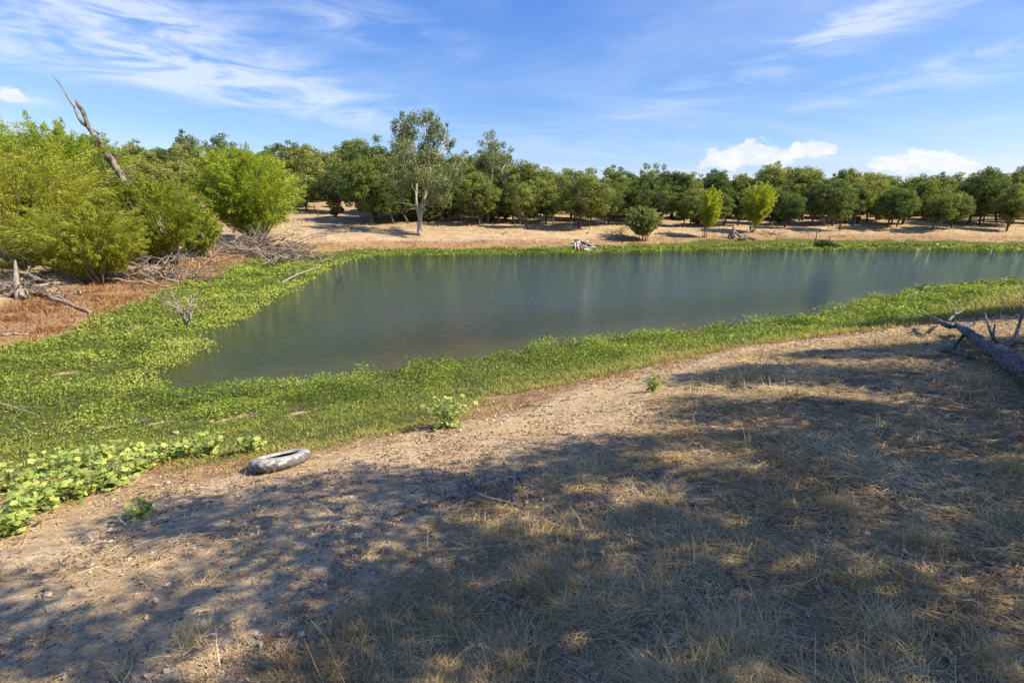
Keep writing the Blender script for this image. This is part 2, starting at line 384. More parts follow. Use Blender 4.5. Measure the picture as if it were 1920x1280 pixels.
def build_terrain():
    def axis(n, lo, hi, k, c):
        a, b = math.asinh((lo-c)/k), math.asinh((hi-c)/k)
        return c + k*np.sinh(np.linspace(a, b, n))
    xs = axis(430, -900, 900, 7.0, 1.0); ys = axis(430, -120, 1400, 7.0, 5.0)
    X, Y = np.meshgrid(xs, ys, indexing='xy'); x = X.ravel(); y = Y.ravel()
    d, a, b, c = shore_dist(x, y); z = height_from(d, a, b, c, x, y)
    g, o, l, gw = zones(x, y, d, a, b, c)
    near = (x*x+y*y) < 18**2
    z = z + np.where(near & (d > 0), (fbm(x, y, 6.5, 3, 2)-.5)*.05*(1-.5*g), 0)
    nx, ny = len(xs), len(ys)
    i = (np.arange(ny-1)[:, None]*nx+np.arange(nx-1)[None]).ravel()
    q = np.stack([i, i+1, i+nx+1, i+nx], 1)
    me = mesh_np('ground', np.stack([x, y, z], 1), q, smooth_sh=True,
                 attrs={'green': g, 'orange': o, 'litter': np.clip(l+.75*(c+b)*smooth(d, 14, 22)*smooth(fbm(x, y, .12, 3, 77), .3, .5), 0, 1), 'farside': np.clip(c+b*smooth(d, 3, 8), 0, 1), 'wet': 1-smooth(d, -.3, .5)})  # under the far wood the litter mask paints in tree shade with the brown litter
    m, T = new_mat('ground')
    co = T.node('ShaderNodeNewGeometry').outputs['Position']
    A = lambda n: T.node('ShaderNodeAttribute', None, attribute_name=n).outputs['Fac']
    n1 = T.noise(co, .7, 5, .6); n2 = T.noise(co, 5, 5, .65, .4); n3 = T.noise(co, 26, 4, .65, .5); n4 = T.noise(co, 90, 3, .6)
    st = T.noise(T.mapping(co, (.55, 2.2, 1), (0, 0, R(24))), 4.5, 5, .65, .7)
    sand = T.mix(T.ramp(n1, .35, .65), (.72, .545, .33), (.62, .44, .235))
    sand = T.mix(T.m('MULTIPLY', T.ramp(st, .42, .66), .7), sand, (.36, .25, .145))
    sand = T.mix(T.m('MULTIPLY', T.ramp(n3, .52, .66), .6), sand, (.24, .165, .11))
    sand = T.mix(T.m('MULTIPLY', T.ramp(n3, .44, .30), .5), sand, (.74, .62, .45))
    sand = T.mix(T.m('MULTIPLY', T.ramp(n4, .56, .72), .5), sand, (.20, .14, .10))
    far = T.mix(T.ramp(n1, .4, .62), (.47, .34, .19), (.36, .235, .12))
    far = T.mix(T.m('MULTIPLY', T.ramp(T.noise(T.mapping(co, (.25, 1.4, 1)), .8, 6, .65), .45, .65), .7), far, (.49, .395, .27))
    far = T.mix(T.m('MULTIPLY', T.ramp(n2, .5, .7), .5), far, (.22, .145, .085))
    c0 = T.mix(A('farside'), sand, far)
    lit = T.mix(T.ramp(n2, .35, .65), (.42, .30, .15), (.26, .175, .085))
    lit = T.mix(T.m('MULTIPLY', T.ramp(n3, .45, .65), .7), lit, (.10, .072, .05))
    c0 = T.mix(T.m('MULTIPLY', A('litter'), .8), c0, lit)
    org = T.mix(T.ramp(n2, .35, .62), (.31, .145, .06), (.34, .22, .11))
    org = T.mix(T.m('MULTIPLY', T.ramp(n3, .48, .62), .7), org, (.12, .055, .03))
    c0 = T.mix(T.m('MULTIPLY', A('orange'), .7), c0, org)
    gr = T.mix(T.ramp(n2, .35, .65), (.075, .10, .018), (.16, .16, .04))
    gr = T.mix(T.m('MULTIPLY', T.ramp(n3, .45, .6), .8), gr, (.035, .05, .012))
    c0 = T.mix(T.ramp(A('green'), .15, .8), c0, gr)
    c0 = T.mix(A('wet'), c0, (.045, .042, .018))
    hb = T.m('ADD', T.m('MULTIPLY', n3, 1.0), T.m('ADD', T.m('MULTIPLY', n4, .45), T.m('MULTIPLY', st, 1.6)))
    bp = T.node('ShaderNodeBump', {'Height': hb, 'Strength': 1.0, 'Distance': .032})
    p = T.node('ShaderNodeBsdfPrincipled', {'Base Color': c0, 'Roughness': .95, 'Specular IOR Level': .15, 'Normal': bp.outputs[0]})
    T.node('ShaderNodeOutputMaterial', {0: p.outputs[0]})
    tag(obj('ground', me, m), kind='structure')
build_terrain()

def build_water():
    # a sheet whose outline is the pond, overlapped by its banks
    P = SP.copy(); P = np.concatenate([P])
    xs = np.linspace(-22, 120, 90); ys = np.linspace(8, 66, 60)
    X, Y = np.meshgrid(xs, ys); d = shore_dist(X.ravel(), Y.ravel())[0]
    nx = len(xs); i = (np.arange(len(ys)-1)[:, None]*nx+np.arange(nx-1)[None]).ravel()
    q = np.stack([i, i+1, i+nx+1, i+nx], 1)
    keep = (np.minimum.reduce([d[q[:, k]] for k in range(4)]) < .6); q = q[keep]
    me = mesh_np('water', np.stack([X.ravel(), Y.ravel(), np.full(X.size, .0)], 1), q, attrs={'depth': np.clip(-d, 0, 30)})
    m, T = new_mat('pond_water')
    co = T.node('ShaderNodeNewGeometry').outputs['Position']
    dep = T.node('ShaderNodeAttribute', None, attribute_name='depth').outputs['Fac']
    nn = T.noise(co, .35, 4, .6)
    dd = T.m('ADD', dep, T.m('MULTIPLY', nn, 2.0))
    c = T.mix(T.ramp(dd, 3.5, 9.5), T.mix(T.ramp(dd, .6, 4.0), (.055, .056, .010), (.016, .024, .009)), (.024, .040, .043))  # mid-pond blue paints in sky reflection; olive is shallow water plus tree reflection
    w1 = T.noise(T.mapping(co, (1.0, 1.5, 1), (0, 0, R(-14))), 1.5, 6, .68, .8)
    w2 = T.noise(T.mapping(co, (1.3, 2.4, 1), (0, 0, R(25))), 5.5, 4, .62, .3)
    gust = T.ramp(T.noise(T.mapping(co, (.5, 1.4, 1)), .16, 4, .6), .35, .65)
    h = T.m('ADD', w1, T.m('MULTIPLY', w2, .40))
    bp = T.node('ShaderNodeBump', {'Height': h, 'Strength': T.m('MULTIPLY_ADD', gust, .35, .65), 'Distance': .085})
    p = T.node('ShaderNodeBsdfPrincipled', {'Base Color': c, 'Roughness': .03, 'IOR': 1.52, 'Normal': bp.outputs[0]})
    T.node('ShaderNodeOutputMaterial', {0: p.outputs[0]})
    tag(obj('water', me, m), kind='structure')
build_water()

# ------------------------------------------------------------------ scattered ground cover
def polar(n, r0, r1, half=R(53), power=0.0):
    """points around the camera's standpoint, thinning with distance as the pieces grow"""
    u = rng.random(n)
    r = r0*(r1/r0)**u
    th = (rng.random(n)*2-1)*half
    return r*np.sin(th), r*np.cos(th), r

def stuff_leaves(name, label, mat, x, y, z, size, rnd, up=.6, tilt=1.0, aspect=.55):
    n = len(x)
    N = unit(rvec(n)*tilt + np.array([0, 0, 1]))
    U = unit(np.cross(N, rvec(n))); V = np.cross(N, U)
    C = np.stack([x, y, z], 1)
    v, q = diamonds(C, U*size[:, None], V*(size*aspect)[:, None])
    me = mesh_np(name, v, q, rnd=np.repeat(rnd, 4)); me.materials.append(mat)
    return tag(obj(name, me), label, kind='stuff')

def blades(x, y, z, L, W, lean, curl, seg=3, azim=None):
    n = len(x)
    th = rng.random(n)*2*math.pi if azim is None else azim
    D = np.stack([np.cos(th), np.sin(th), np.zeros(n)], 1); side = np.stack([-np.sin(th), np.cos(th), np.zeros(n)], 1)
    twist = unit(side + .6*rvec(n))
    P = np.stack([x, y, z], 1); rows = []
    ang = lean.copy()
    for k in range(seg+1):
        w = W*(1-.75*k/seg)
        rows.append(P - twist*w[:, None]); rows.append(P + twist*w[:, None])
        P = P + (D*np.sin(ang)[:, None] + np.array([0, 0, 1])*np.cos(ang)[:, None])*(L/seg)[:, None]
        ang = np.minimum(ang + curl, 1.72)
        side2 = side*rng.normal(size=(n, 1))*.25; D = unit(D + side2)
    v = np.stack(rows, 1); m = 2*(seg+1)
    b = (np.arange(n)*m)[:, None, None]; k = np.arange(seg)[None, :, None]*2
    q = (b + k + np.array([0, 1, 3, 2])[None, None, :]).reshape(-1, 4)
    return v.reshape(-1, 3), q, m

def ground_cover():
    # --- broad-leaved water weed and mat grass
    x, y, r = polar(1150000, 4.5, 100)
    d, a, b, c = shore_dist(x, y)
    k = (d > -1.6) & (d < 16)
    x, y, r, d, a, b, c = [v[k] for v in (x, y, r, d, a, b, c)]
    g, o, l, gw = zones(x, y, d, a, b, c); z = height_from(d, a, b, c, x, y)
    clump = fbm(x, y, 1.1, 3, 12); big = fbm(x, y, .45, 3, 21)
    # weed: a lush belt at the waterline (near bank), the whole western shallows
    wbelt = a*(1-smooth(d+(big-.5)*2.0, 2.0, 3.4)) + b*(1-smooth(d, gw-1.2, gw)) + c*(1-smooth(d, 2.5, 4))
    inw = np.where(d < 0, smooth(d+(clump-.5)*2.2-a*.35, -.9, .1), 1)
    pw = np.clip(wbelt, 0, 1)*inw*g*.9
    kk = rng.random(len(x)) < pw*.80*(.35+1.1*smooth(clump, .33, .6))
    tall = (.05+.17*a*(1-smooth(d, 1.6, 3.2))+(.05+.22*smooth(big, .4, .65))*b+.12*c)*(.35+1.0*smooth(clump, .35, .65))
    zz = np.maximum(z, 0)+rng.random(len(x))**.7*tall
    patchy = fbm(x, y, .9, 3, 91)
    rn = np.clip(.20+.5*rng.random(len(x))+.5*(big-.5)+1.1*(patchy-.5)+.3*(zz-np.maximum(z, 0)-.1), 0, 1)
    rn = np.where(b > .5, np.clip(rn+.10+.35*smooth(-d, -1.2, .3), 0, 1), rn)
    sz = np.clip(.0019*r, .012, .14)*(.45+1.0*rng.random(len(x)))
    stuff_leaves('pond_weed', 'leafy green water weed matted along the pond edge', M['pond_weed'], x[kk], y[kk], zz[kk], sz[kk], rn[kk], tilt=1.5)
    # mat grass: short, light green to yellow behind the weed
    pg = g*(1-np.clip(wbelt, 0, 1)*.75)*(d > 0)
    kk = rng.random(len(x)) < pg*.42*(.35+1.0*smooth(clump, .34, .56))
    n = kk.sum(); L = np.clip(.0085*r[kk], .04, .28)*(.5+rng.random(n)); W = np.clip(.0006*r[kk], .003, .03)
    edge = smooth(d[kk], gw[kk]-2.2, gw[kk]+.1)
    rn = np.clip(.15+.35*rng.random(n)+.75*(big[kk]-.4)+.42*edge*rng.random(n)**.6+.1*edge, 0, 1)
    v, q, m = blades(x[kk], y[kk], z[kk]-.01, L, W, .4+rng.random(n)*1.0, .3+.2*rng.random(n), 2)
    me = mesh_np('short_grass', v, q, rnd=np.repeat(rn, m)); me.materials.append(M['mat_grass'])
    tag(obj('short_grass', me), 'short green and yellowing grass on the damp pond bank', kind='stuff')
    # rust-coloured dry growth behind the belt
    kk = rng.random(len(x)) < np.clip(o*1.2, 0, 1)*(.24+.30*b)*(d > 0)*(.3+smooth(clump, .35, .6))
    n = kk.sum(); L = np.clip(.009*r[kk], .04, .25)*(.5+rng.random(n)); W = np.clip(.0006*r[kk], .003, .03)
    v, q, m = blades(x[kk], y[kk], z[kk]-.01, L, W, .4+rng.random(n)*.9, .3+.2*rng.random(n), 2)
    me = mesh_np('rust_grass', v, q, rnd=np.repeat(np.clip(rng.random(n)*.8+.3*(big[kk]-.5), 0, 1), m)); me.materials.append(M['orange_grass'])
    tag(obj('rust_grass', me), 'rust coloured dry growth on the bare mud behind the green belt', kind='stuff')
    # --- dry straw on the near bank
    x, y, r = polar(400000, 1.3, 26)
    d, a, b, c = shore_dist(x, y)
    k = (d > .5) & (a > .4); x, y, r, d, a, b, c = [v[k] for v in (x, y, r, d, a, b, c)]
    g, o, l, gw = zones(x, y, d, a, b, c); z = height_from(d, a, b, c, x, y)
    cl = fbm(x, y, 2.2, 3, 31); cl2 = fbm(x, y, .8, 3, 41)
    p = (.05+.66*l*(.15+1.2*smooth(cl, .38, .64)))*(1-g)
    kk = rng.random(len(x)) < p
    n = kk.sum()
    L = (.06+.20*rng.random(n)**1.3)*(.75+.7*smooth(cl[kk], .4, .65)); W = (.0010+.00042*r[kk])*(.6+.9*rng.random(n))
    stand = rng.random(n) < .035
    lean = np.where(stand, .15+.5*rng.random(n), 1.32+.28*rng.random(n))
    az = 2*math.pi*vnoise(x[kk]*.9+40, y[kk]*.9) *1.4 + rng.normal(size=n)*2.2
    rn = np.clip(.08+.65*rng.random(n)+.7*(cl2[kk]-.45), 0, 1)
    v, q, m = blades(x[kk], y[kk], z[kk]+.004+.035*rng.random(n)*l[kk], L, W, lean, .02+.10*rng.random(n), 2, az)
    me = mesh_np('dry_straw', v, q, rnd=np.repeat(rn, m)); me.materials.append(M['straw'])
    tag(obj('dry_straw', me), 'flattened dry straw coloured grass on the shaded near bank', kind='stuff')
    # --- crumbs of leaf, bark and earth
    x, y, r = polar(210000, 1.3, 26)
    d, a, b, c = shore_dist(x, y)
    k = (d > .5) & (a > .4); x, y, r, d, a, b, c = [v[k] for v in (x, y, r, d, a, b, c)]
    g, o, l, gw = zones(x, y, d, a, b, c); z = height_from(d, a, b, c, x, y)
    cl = fbm(x, y, 1.5, 4, 51)
    kk = rng.random(len(x)) < (.12+.55*smooth(cl, .40, .62))*(1-g)
    n = kk.sum(); s = (.0018+.0022*rng.random(n)**2)*np.clip(r[kk], 2.5, 99)+.002
    rn = np.clip(rng.random(n)**1.3, 0, 1)
    stuff_leaves('leaf_litter', 'brown crumbled leaves and twigs strewn over the near bank', M['litter'], x[kk], y[kk], z[kk]+.006, s, rn, tilt=.45, aspect=.6)
    # a few whole oak leaves near the camera
    x, y, r = polar(4200, 1.6, 8)
    d, a, b, c = shore_dist(x, y); g, o, l, gw = zones(x, y, d, a, b, c); z = height_from(d, a, b, c, x, y)
    kk = rng.random(len(x)) < .25+.75*l
    n = kk.sum()
    stuff_leaves('fallen_oak_leaves', 'curled brown oak leaves lying in the dry grass', M['litter'], x[kk], y[kk], z[kk]+.022, .016+.016*rng.random(n), .35+.65*rng.random(n), tilt=.7, aspect=.62)
    # --- tan grass on the far bank and among the trees
    n0 = 60000
    x = rng.uniform(-75, 95, n0); y = rng.uniform(30, 100, n0)
    d, a, b, c = shore_dist(x, y); k = (d > 6) & (a < .3) & (np.abs(x) < y*1.08)
    x, y, d, a, b, c = [v[k] for v in (x, y, d, a, b, c)]
    g, o, l, gw = zones(x, y, d, a, b, c); z = height_from(d, a, b, c, x, y)
    kk = rng.random(len(x)) < (1-g)*smooth(fbm(x, y, .25, 3, 61), .38, .6)
    n = kk.sum(); L = .12+.25*rng.random(n)
    v, q, m = blades(x[kk], y[kk], z[kk], L, np.full(n, .03), .2+.8*rng.random(n), .3*rng.random(n), 2)
    me = mesh_np('far_dry_grass', v, q, rnd=np.repeat(.35+.65*rng.random(n), m)); me.materials.append(M['straw'])
    tag(obj('far_dry_grass', me), 'tan dry grass on the far bank below the oaks', kind='stuff')
ground_cover()

# ------------------------------------------------------------------ tree builders
def clump_leaves(centers, radii, n_per, size, aspect, droop=0.0, squash=.75, shell=.55, tint=None):
    Cs, Us, Vs, Rn = [], [], [], []
    for i, (c, r) in enumerate(zip(centers, radii)):
        n = int(n_per*(r**2))
        dirs = rvec(n); rr = r*(shell+(1-shell)*rng.random(n)**.5)*(1+.25*rng.normal(size=n)*.6)
        P = c + dirs*rr[:, None]*np.array([1, 1, squash])
        N = unit(dirs*.7 + rvec(n)*.9 + np.array([0, 0, .35]))
        U = unit(np.cross(N, rvec(n)) - np.array([0, 0, droop])); V = unit(np.cross(N, U))
        s = size*(.6+.8*rng.random(n))
        Cs.append(P); Us.append(U*s[:, None]); Vs.append(V*(s*aspect)[:, None])
        t = (rng.random()-.5)*.35 if tint is None else tint[i]
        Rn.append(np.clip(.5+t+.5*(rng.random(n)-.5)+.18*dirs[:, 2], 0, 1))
    v, q = diamonds(np.concatenate(Cs), np.concatenate(Us), np.concatenate(Vs))
    return v, q, np.repeat(np.concatenate(Rn), 4)

def oak_template(seed, Ht=8.0, W=3.6, nclump=26, leaf=.15, trunk_h=.24, n_per=170):
    """broad oak: short trunk, spreading limbs, billowing clumps"""
    global rng
    rng_s = rng; rng = np.random.default_rng(seed)
    mb = MB(); lean = rng.normal(size=2)*.35
    top = np.array([lean[0], lean[1], Ht*trunk_h*1.4])
    mb.tube(wobble((0, 0, -.3), top, 7, .04), np.linspace(.19, .13, 7)*Ht/8, 8, .15)
    cen, rad = [], []
    k = 0
    lb = rvec(5); lobe_f = lambda v: .80+.24*max(0, float(np.max(lb@v)))**4
    while len(cen) < nclump and k < 900:
        k += 1
        dd = rvec(1)[0]; dd[2] = dd[2]*.9+.18
        fr = (.35+.65*rng.random()**.5)*lobe_f(dd)
        c = np.array([lean[0]*1.5+dd[0]*W*fr, lean[1]*1.5+dd[1]*W*fr, Ht*.51+dd[2]*Ht*.44*fr])
        if c[2] < Ht*.19: continue
        r = rng.uniform(.40, .90)*Ht/8*(1.15-.35*fr)
        if all(np.linalg.norm(c-o) > .50*(r+ro) for o, ro in zip(cen, rad)): cen.append(c); rad.append(r)
    for c, r in zip(cen, rad):
        s = top*rng.uniform(.65, 1.0)
        mb.tube(wobble(s, c, 6, .10, -.06), np.linspace(.06, .02, 6)*Ht/8, 5)
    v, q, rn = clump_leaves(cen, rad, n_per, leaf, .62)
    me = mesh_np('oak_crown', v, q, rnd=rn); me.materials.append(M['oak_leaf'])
    tr = mb.mesh('oak_trunk', M['oak_bark'])
    rng = rng_s
    return tr, me

OAKS = [oak_template(s, h, w, int(nc*1.25), .10, .24, 400) for s, h, w, nc in ((1, 8.2, 3.3, 70), (2, 8.6, 2.8, 58), (3, 7.6, 3.6, 74), (4, 9.0, 3.0, 66), (5, 7.0, 2.9, 54), (6, 8.0, 2.4, 46), (7, 8.8, 3.7, 84), (8, 8.4, 3.2, 40), (9, 9.2, 2.6, 44))]
OAK_H = [8.2, 8.6, 7.6, 9.0, 7.0, 8.0, 8.8, 8.4, 9.2]
def oak(x, y, h, i, label, group, wide=1.0, sink=.06):
    z = ground(x, y)
    t = thing('oak_tree', (x, y, z), label, 'tree', group, rng.random()*6.28)
    s = (.96+sink)*h/OAK_H[i]; t.location.z -= sink*h; wide = wide*rng.uniform(.78, 1.12); t.scale = (s*wide, s*wide*rng.uniform(.85, 1.15), s); t.rotation_euler = (rng.normal()*.09, rng.normal()*.09, t.rotation_euler[2])
    obj('trunk', OAKS[i][0], None, t); obj('crown', OAKS[i][1], None, t)
    return t

def front_oaks():
    # x, base y, top y in the photograph, template, width factor, label
    L = [(578, 398, 318, 4, 1.0, 'small oak at the left end of the far bank, beside the tall bright willow'),
         (640, 400, 312, 0, 1.0, 'rounded mid green oak on the sunny slope right of the tall willow'),
         (706, 418, 292, 6, 1.15, 'broad dark oak with low boughs just left of the forked eucalyptus'),
         (742, 420, 330, 5, 1.0, 'narrow dark oak tucked against the left side of the eucalyptus'),
         (862, 415, 345, 4, .9, 'small pale green oak between the two tall eucalyptus trees'),
         (945, 412, 330, 5, 1.0, 'slim oak standing behind the second eucalyptus'),
         (988, 428, 338, 1, .85, 'oak with a bushy skirt to the ground right of the second eucalyptus'),
         (1084, 430, 316, 0, 1.1, 'oak with a pale bare lower trunk at the wood edge above the boat'),
         (1150, 416, 318, 3, 1.0, 'oak at the wood edge just left above the olive willow bush'),
         (1205, 412, 325, 2, .9, 'oak directly behind the olive willow bush'),
         (1262, 410, 318, 6, 1.0, 'dense oak between the olive willow bush and the small round willow'),
         (1378, 408, 322, 1, .9, 'oak showing between the two bright yellow green willows'),
         (1440, 410, 312, 3, 1.1, 'big bright green oak just right of the right hand yellow willow'),
         (1505, 414, 322, 5, 1.0, 'sparse oak above the patch of tan grass right of the willows'),
         (1560, 424, 330, 2, .95, 'low branching oak leaning over the bank above the dark thicket in the water'),
         (1625, 418, 326, 0, .95, 'oak right of the leaning low oak on the right bank'),
         (1690, 420, 318, 4, 1.1, 'dense mid height oak, third from the right end of the front row'),
         (1745, 432, 352, 4, 1.0, 'small forward oak nearest the water on the right bank'),
         (1812, 422, 312, 1, 1.0, 'tall oak leaning right, second from the right end of the front row'),
         (1888, 424, 318, 3, 1.0, 'oak at the right end of the front row, cut by the photo edge')]
    for px, by, ty, i, w, lab in L:
        p = hit(px, by); dep = p[1]
        h = (by-ty)/960*dep*1.02
        oak(p[0], p[1], h, i, lab, 'oaks along the front of the wood', w*1.02)
front_oaks()
def wood():
    n = 0; pts = []
    rows = [(140, 7, 9.5), (69.5, 4.4, 7.2), (74, 4.0, 7.8), (79.5, 4.2, 8.2), (86, 4.8, 8.6), (94, 5.6, 8.8), (102, 6.5, 9), (109, 7.5, 9), (121, 9, 9.5)]
    for Y, sp, h in rows:
        x = -Y*1.05
        while x < Y*1.05:
            xx = x+rng.normal()*sp*.25; yy = Y+rng.normal()*1.8
            x += sp*(.8+.4*rng.random())
            px = 960+960*xx/yy
            if Y < 80 and px < 700: continue           # the open slope at the left
            if Y < 74 and (840 < px < 900): continue
            if Y < 86 and px < 560: continue
            if 585 < px < 700 and Y < 88: continue
            hh = h*(.80+.36*rng.random()+.22*(rng.random() < .12))
            if px > 1000: hh *= .76
            if px < 560: hh *= .86
            i = int(rng.integers(0, 9))
            lm = [(300, 'left of the leaning dead trunk'), (430, 'between the dead trunk and round willow'), (560, 'behind the round willow'), (650, 'above the open slope'), (740, 'behind the broad dark oak'),
                  (840, 'behind the white trunked eucalyptus'), (960, 'behind the second eucalyptus'), (1060, 'left of the pale trunked oak'), (1150, 'above the rowing boat'), (1260, 'behind the olive willow bush'),
                  (1370, 'behind the middle willow'), (1460, 'behind the right hand willow'), (1580, 'above the dark thicket'), (1700, 'right of the dark thicket'), (1800, 'above the fallen tree'), (9999, 'at the right photo edge')]
            w = next(t for q, t in lm if px < q)
            row = 'near its front' if Y < 80 else 'midway in' if Y < 95 else 'at its back'
            look = 'low' if hh < h*.9 else 'tall' if hh > h*1.08 else 'mid sized'
            oak(xx, yy, hh, i, f'{look} oak of the wood, {row}, {w}', 'oaks of the wood beyond the pond', 1.08, .06 if Y < 78 else .16)
            n += 1
    return n
print('wood trees', wood())
# young oaks and scrub under the wood
def saplings():
    n = 0
    for k in range(400):
        if n >= 50: break
        if n < 10: yy = rng.uniform(100, 135); xx = yy*rng.uniform(-.72, -.48)
        else: yy = rng.uniform(72, 100); xx = yy*rng.uniform(-.5, 1.02)
        px = 960+960*xx/yy
        if yy < 86 and px < 640: continue
        if px > 900 and yy > 84: continue
        h = rng.uniform(1.0, 2.4)*(1.4 if n < 10 else 1)
        lm = [(470, 'between the dead trunk and round willow'), (700, 'right of the round willow'), (860, 'under the white trunked eucalyptus'), (1000, 'under the second eucalyptus'), (1150, 'above the rowing boat'),
              (1280, 'behind the olive willow bush'), (1460, 'behind the two bright far willows'), (1620, 'above the dark thicket'), (1780, 'right of the dark thicket'), (9999, 'near the right photo edge')]
        w = next(t for q, t in lm if px < q)
        look = 'knee high' if h < 1.7 else 'waist high' if h < 2.3 else 'head high'
        t = oak(xx, yy, h, int(rng.integers(0, 9)), f'{look} young oak {"among" if yy > 78 else "in front of"} the trees, {w}', 'young oaks and scrub in the wood', 1.35)
        t.name = 'young_oak'; t['category'] = 'shrub'; t.location.z -= h*.12
        n += 1
saplings()
# two taller crowns that stand out of the skyline
for px, ty, Y, i, lab in ((605, 262, 98, 6, 'tallest round dark oak breaking the skyline right of the bright willow'), (1568, 302, 88, 1, 'oak with a knobby top breaking the skyline above the right wood'),
                          (1812, 308, 84, 5, 'oak with a flat wind shaped top breaking the skyline near the right edge'), (735, 262, 78, 5, 'thin dark oak top showing just left of the eucalyptus crown'),
                          (1205, 296, 84, 0, 'oak breaking the skyline above the olive willow bush')):
    x = (px-960)/960*Y; z = ground(x, Y); d = pix_dir(px, ty); h = CAM_Z+d[2]/d[1]*Y-z
    oak(x, Y, h, i, lab, 'oaks breaking the skyline', .8)

def willow(name, label, px, by, top_px, top_py, wpx, mat, seed, nplume=260, nleaf=90, leaf=.11, depth=None, skirt=.12, droop=.25, lean=(0, 0), cat='tree', group=None, core=.0):
    """bushy willow: fans of stems, plumes of narrow leaves"""
    global rng
    p = hit(px, by)
    if depth: p = np.array([(px-960)/960*depth*1.0, depth*pix_dir(px, by)[1], 0]); p[0] = pix_dir(px, by)[0]*depth; p[2] = ground(p[0], p[1])
    rs = rng; rng = np.random.default_rng(seed)
    dep = p[1]/pix_dir(px, by)[1]
    top = at(top_px, top_py, dep)
    Ht = top[2]-p[2]; W = wpx/960*dep/2
    t = thing(name, tuple(p), label, cat, group)
    sh = np.array([top[0]-p[0], 0, 0])*.7+np.array([lean[0], lean[1], 0])
    # stems
    mb = MB(); stems = []
    ns = max(6, int(nplume/22))
    for i in range(ns):
        a = rng.random()*6.28; f = .25+.6*rng.random()
        e = sh*.8 + np.array([math.cos(a)*W*f, math.sin(a)*W*f, Ht*(.35+.45*rng.random())])
        b0 = np.array([math.cos(a), math.sin(a), 0])*.12*W*rng.random(); b0[2] = -.15
        st = wobble(b0, e, 8, .07, -.05); stems.append(st)
        mb.tube(st, np.linspace(.075, .02, 8)*Ht/7, 5)
    C, U, V, Rn = [], [], [], []
    lob = rvec(9)*np.array([1, 1, .6]); lob[:, 2] = np.abs(lob[:, 2])
    for i in range(nplume):
        dd = rvec(1)[0]; dd[2] = dd[2]*.95+.22
        lobe = max(0, np.max(lob@dd))**5
        fr = (.62+.38*rng.random()**.6)*(.66+.50*lobe)
        tip = sh*.9 + np.array([dd[0]*W, dd[1]*W, 0])*fr; tip[2] = Ht*(skirt+(1-skirt)*.42) + dd[2]*Ht*.60*fr
        tip[:2] *= 1-.35*max(0, tip[2]/Ht-.55)
        if tip[2] < Ht*skirt: tip[2] = Ht*(skirt+.1*rng.random())
        s0 = sh*.7+(tip-sh)*np.array([.5, .5, .55]); s0[2] = tip[2]*.62
        m = 7; tt = np.linspace(0, 1, m)[:, None]
        up = np.array([0, 0, 1])*Ht*.10
        path = s0*(1-tt)+tip*tt + up*(tt*(1-tt))*2.2 + np.cumsum(rng.normal(size=(m, 3)), 0)*.012*Ht
        if i % 3 == 0: mb.tube(path, np.linspace(.014, .005, m)*Ht/7, 3, cap=False)
        n = int(nleaf*1.45*(.7+.6*rng.random()))
        u = rng.random(n)**.75*(m-1); k = np.minimum(u.astype(int), m-2); f = (u-k)[:, None]
        P = path[k]*(1-f)+path[k+1]*f
        tan = unit(path[k+1]-path[k])
        spread = (.06*Ht*(1-.75*(u/(m-1))**2))[:, None]
        P = P + rng.normal(size=(n, 3))*spread*.42
        D = unit(tan*1.1+rvec(n)*.6-np.array([0, 0, droop]))
        s = leaf*.9*(.6+.8*rng.random(n))[:, None]
        C.append(P); U.append(D*s); V.append(unit(np.cross(D, rvec(n)))*s*.21)
        tintv = (rng.random()-.5)*.3
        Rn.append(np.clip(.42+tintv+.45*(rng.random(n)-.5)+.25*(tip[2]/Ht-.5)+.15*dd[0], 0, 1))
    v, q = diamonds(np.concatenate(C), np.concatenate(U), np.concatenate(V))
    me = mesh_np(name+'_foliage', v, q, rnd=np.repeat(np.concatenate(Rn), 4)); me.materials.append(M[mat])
    mb.build('trunk', M['willow_bark'], t)
    obj('crown', me, None, t)
    rng = rs
    return t

willow('willow_tree', 'yellow green willow at the left photo edge, tall and bushy', 30, 498, 10, 252, 400, 'willow_yellow', 21, 430, 125, .10, depth=29, skirt=.03)
willow('willow_tree', 'deep green willow behind the leaning dead trunk, its tip the highest of the left thicket', 165, 480, 125, 236, 260, 'willow_bright', 22, 400, 125, .11, depth=34, skirt=.1)
willow('willow_tree', 'low golden green willow lobe hanging over the driftwood logs', 185, 508, 175, 370, 270, 'willow_yellow', 23, 400, 105, .09, depth=27, skirt=.0)
willow('willow_tree', 'mid green sloping willow between the leaning dead trunk and the big round willow', 320, 492, 270, 318, 240, 'willow_green', 24, 460, 105, .11, depth=35, skirt=.0)
willow('willow_tree', 'low green willow filling the gap left of the big round willow', 392, 482, 365, 385, 120, 'willow_green', 33, 200, 90, .11, depth=39, skirt=.0)
willow('willow_tree', 'large round bright green willow with pointed tips beside the left far bank', 482, 468, 474, 270, 205, 'willow_bright', 25, 560, 120, .13, depth=47, skirt=.03)
willow('willow_tree', 'brownish half dead willow scrub at the left edge under the yellow green willow', 30, 505, 40, 425, 130, 'willow_olive', 34, 90, 60, .07, depth=26, skirt=.0)
willow('willow_tree', 'dull olive willow bush on the far bank, the first right of the boat', 1206, 452, 1202, 384, 80, 'willow_olive', 26, 210, 80, .13, cat='shrub')
willow('willow_tree', 'small rounded bright willow on bare stems, middle of the three on the far bank', 1322, 445, 1332, 364, 54, 'willow_lemon', 27, 130, 80, .13, skirt=.35)
willow('willow_tree', 'bright yellow green willow with two tips, right one of the three on the far bank', 1408, 436, 1420, 350, 78, 'willow_lemon', 28, 190, 80, .13, skirt=.22)

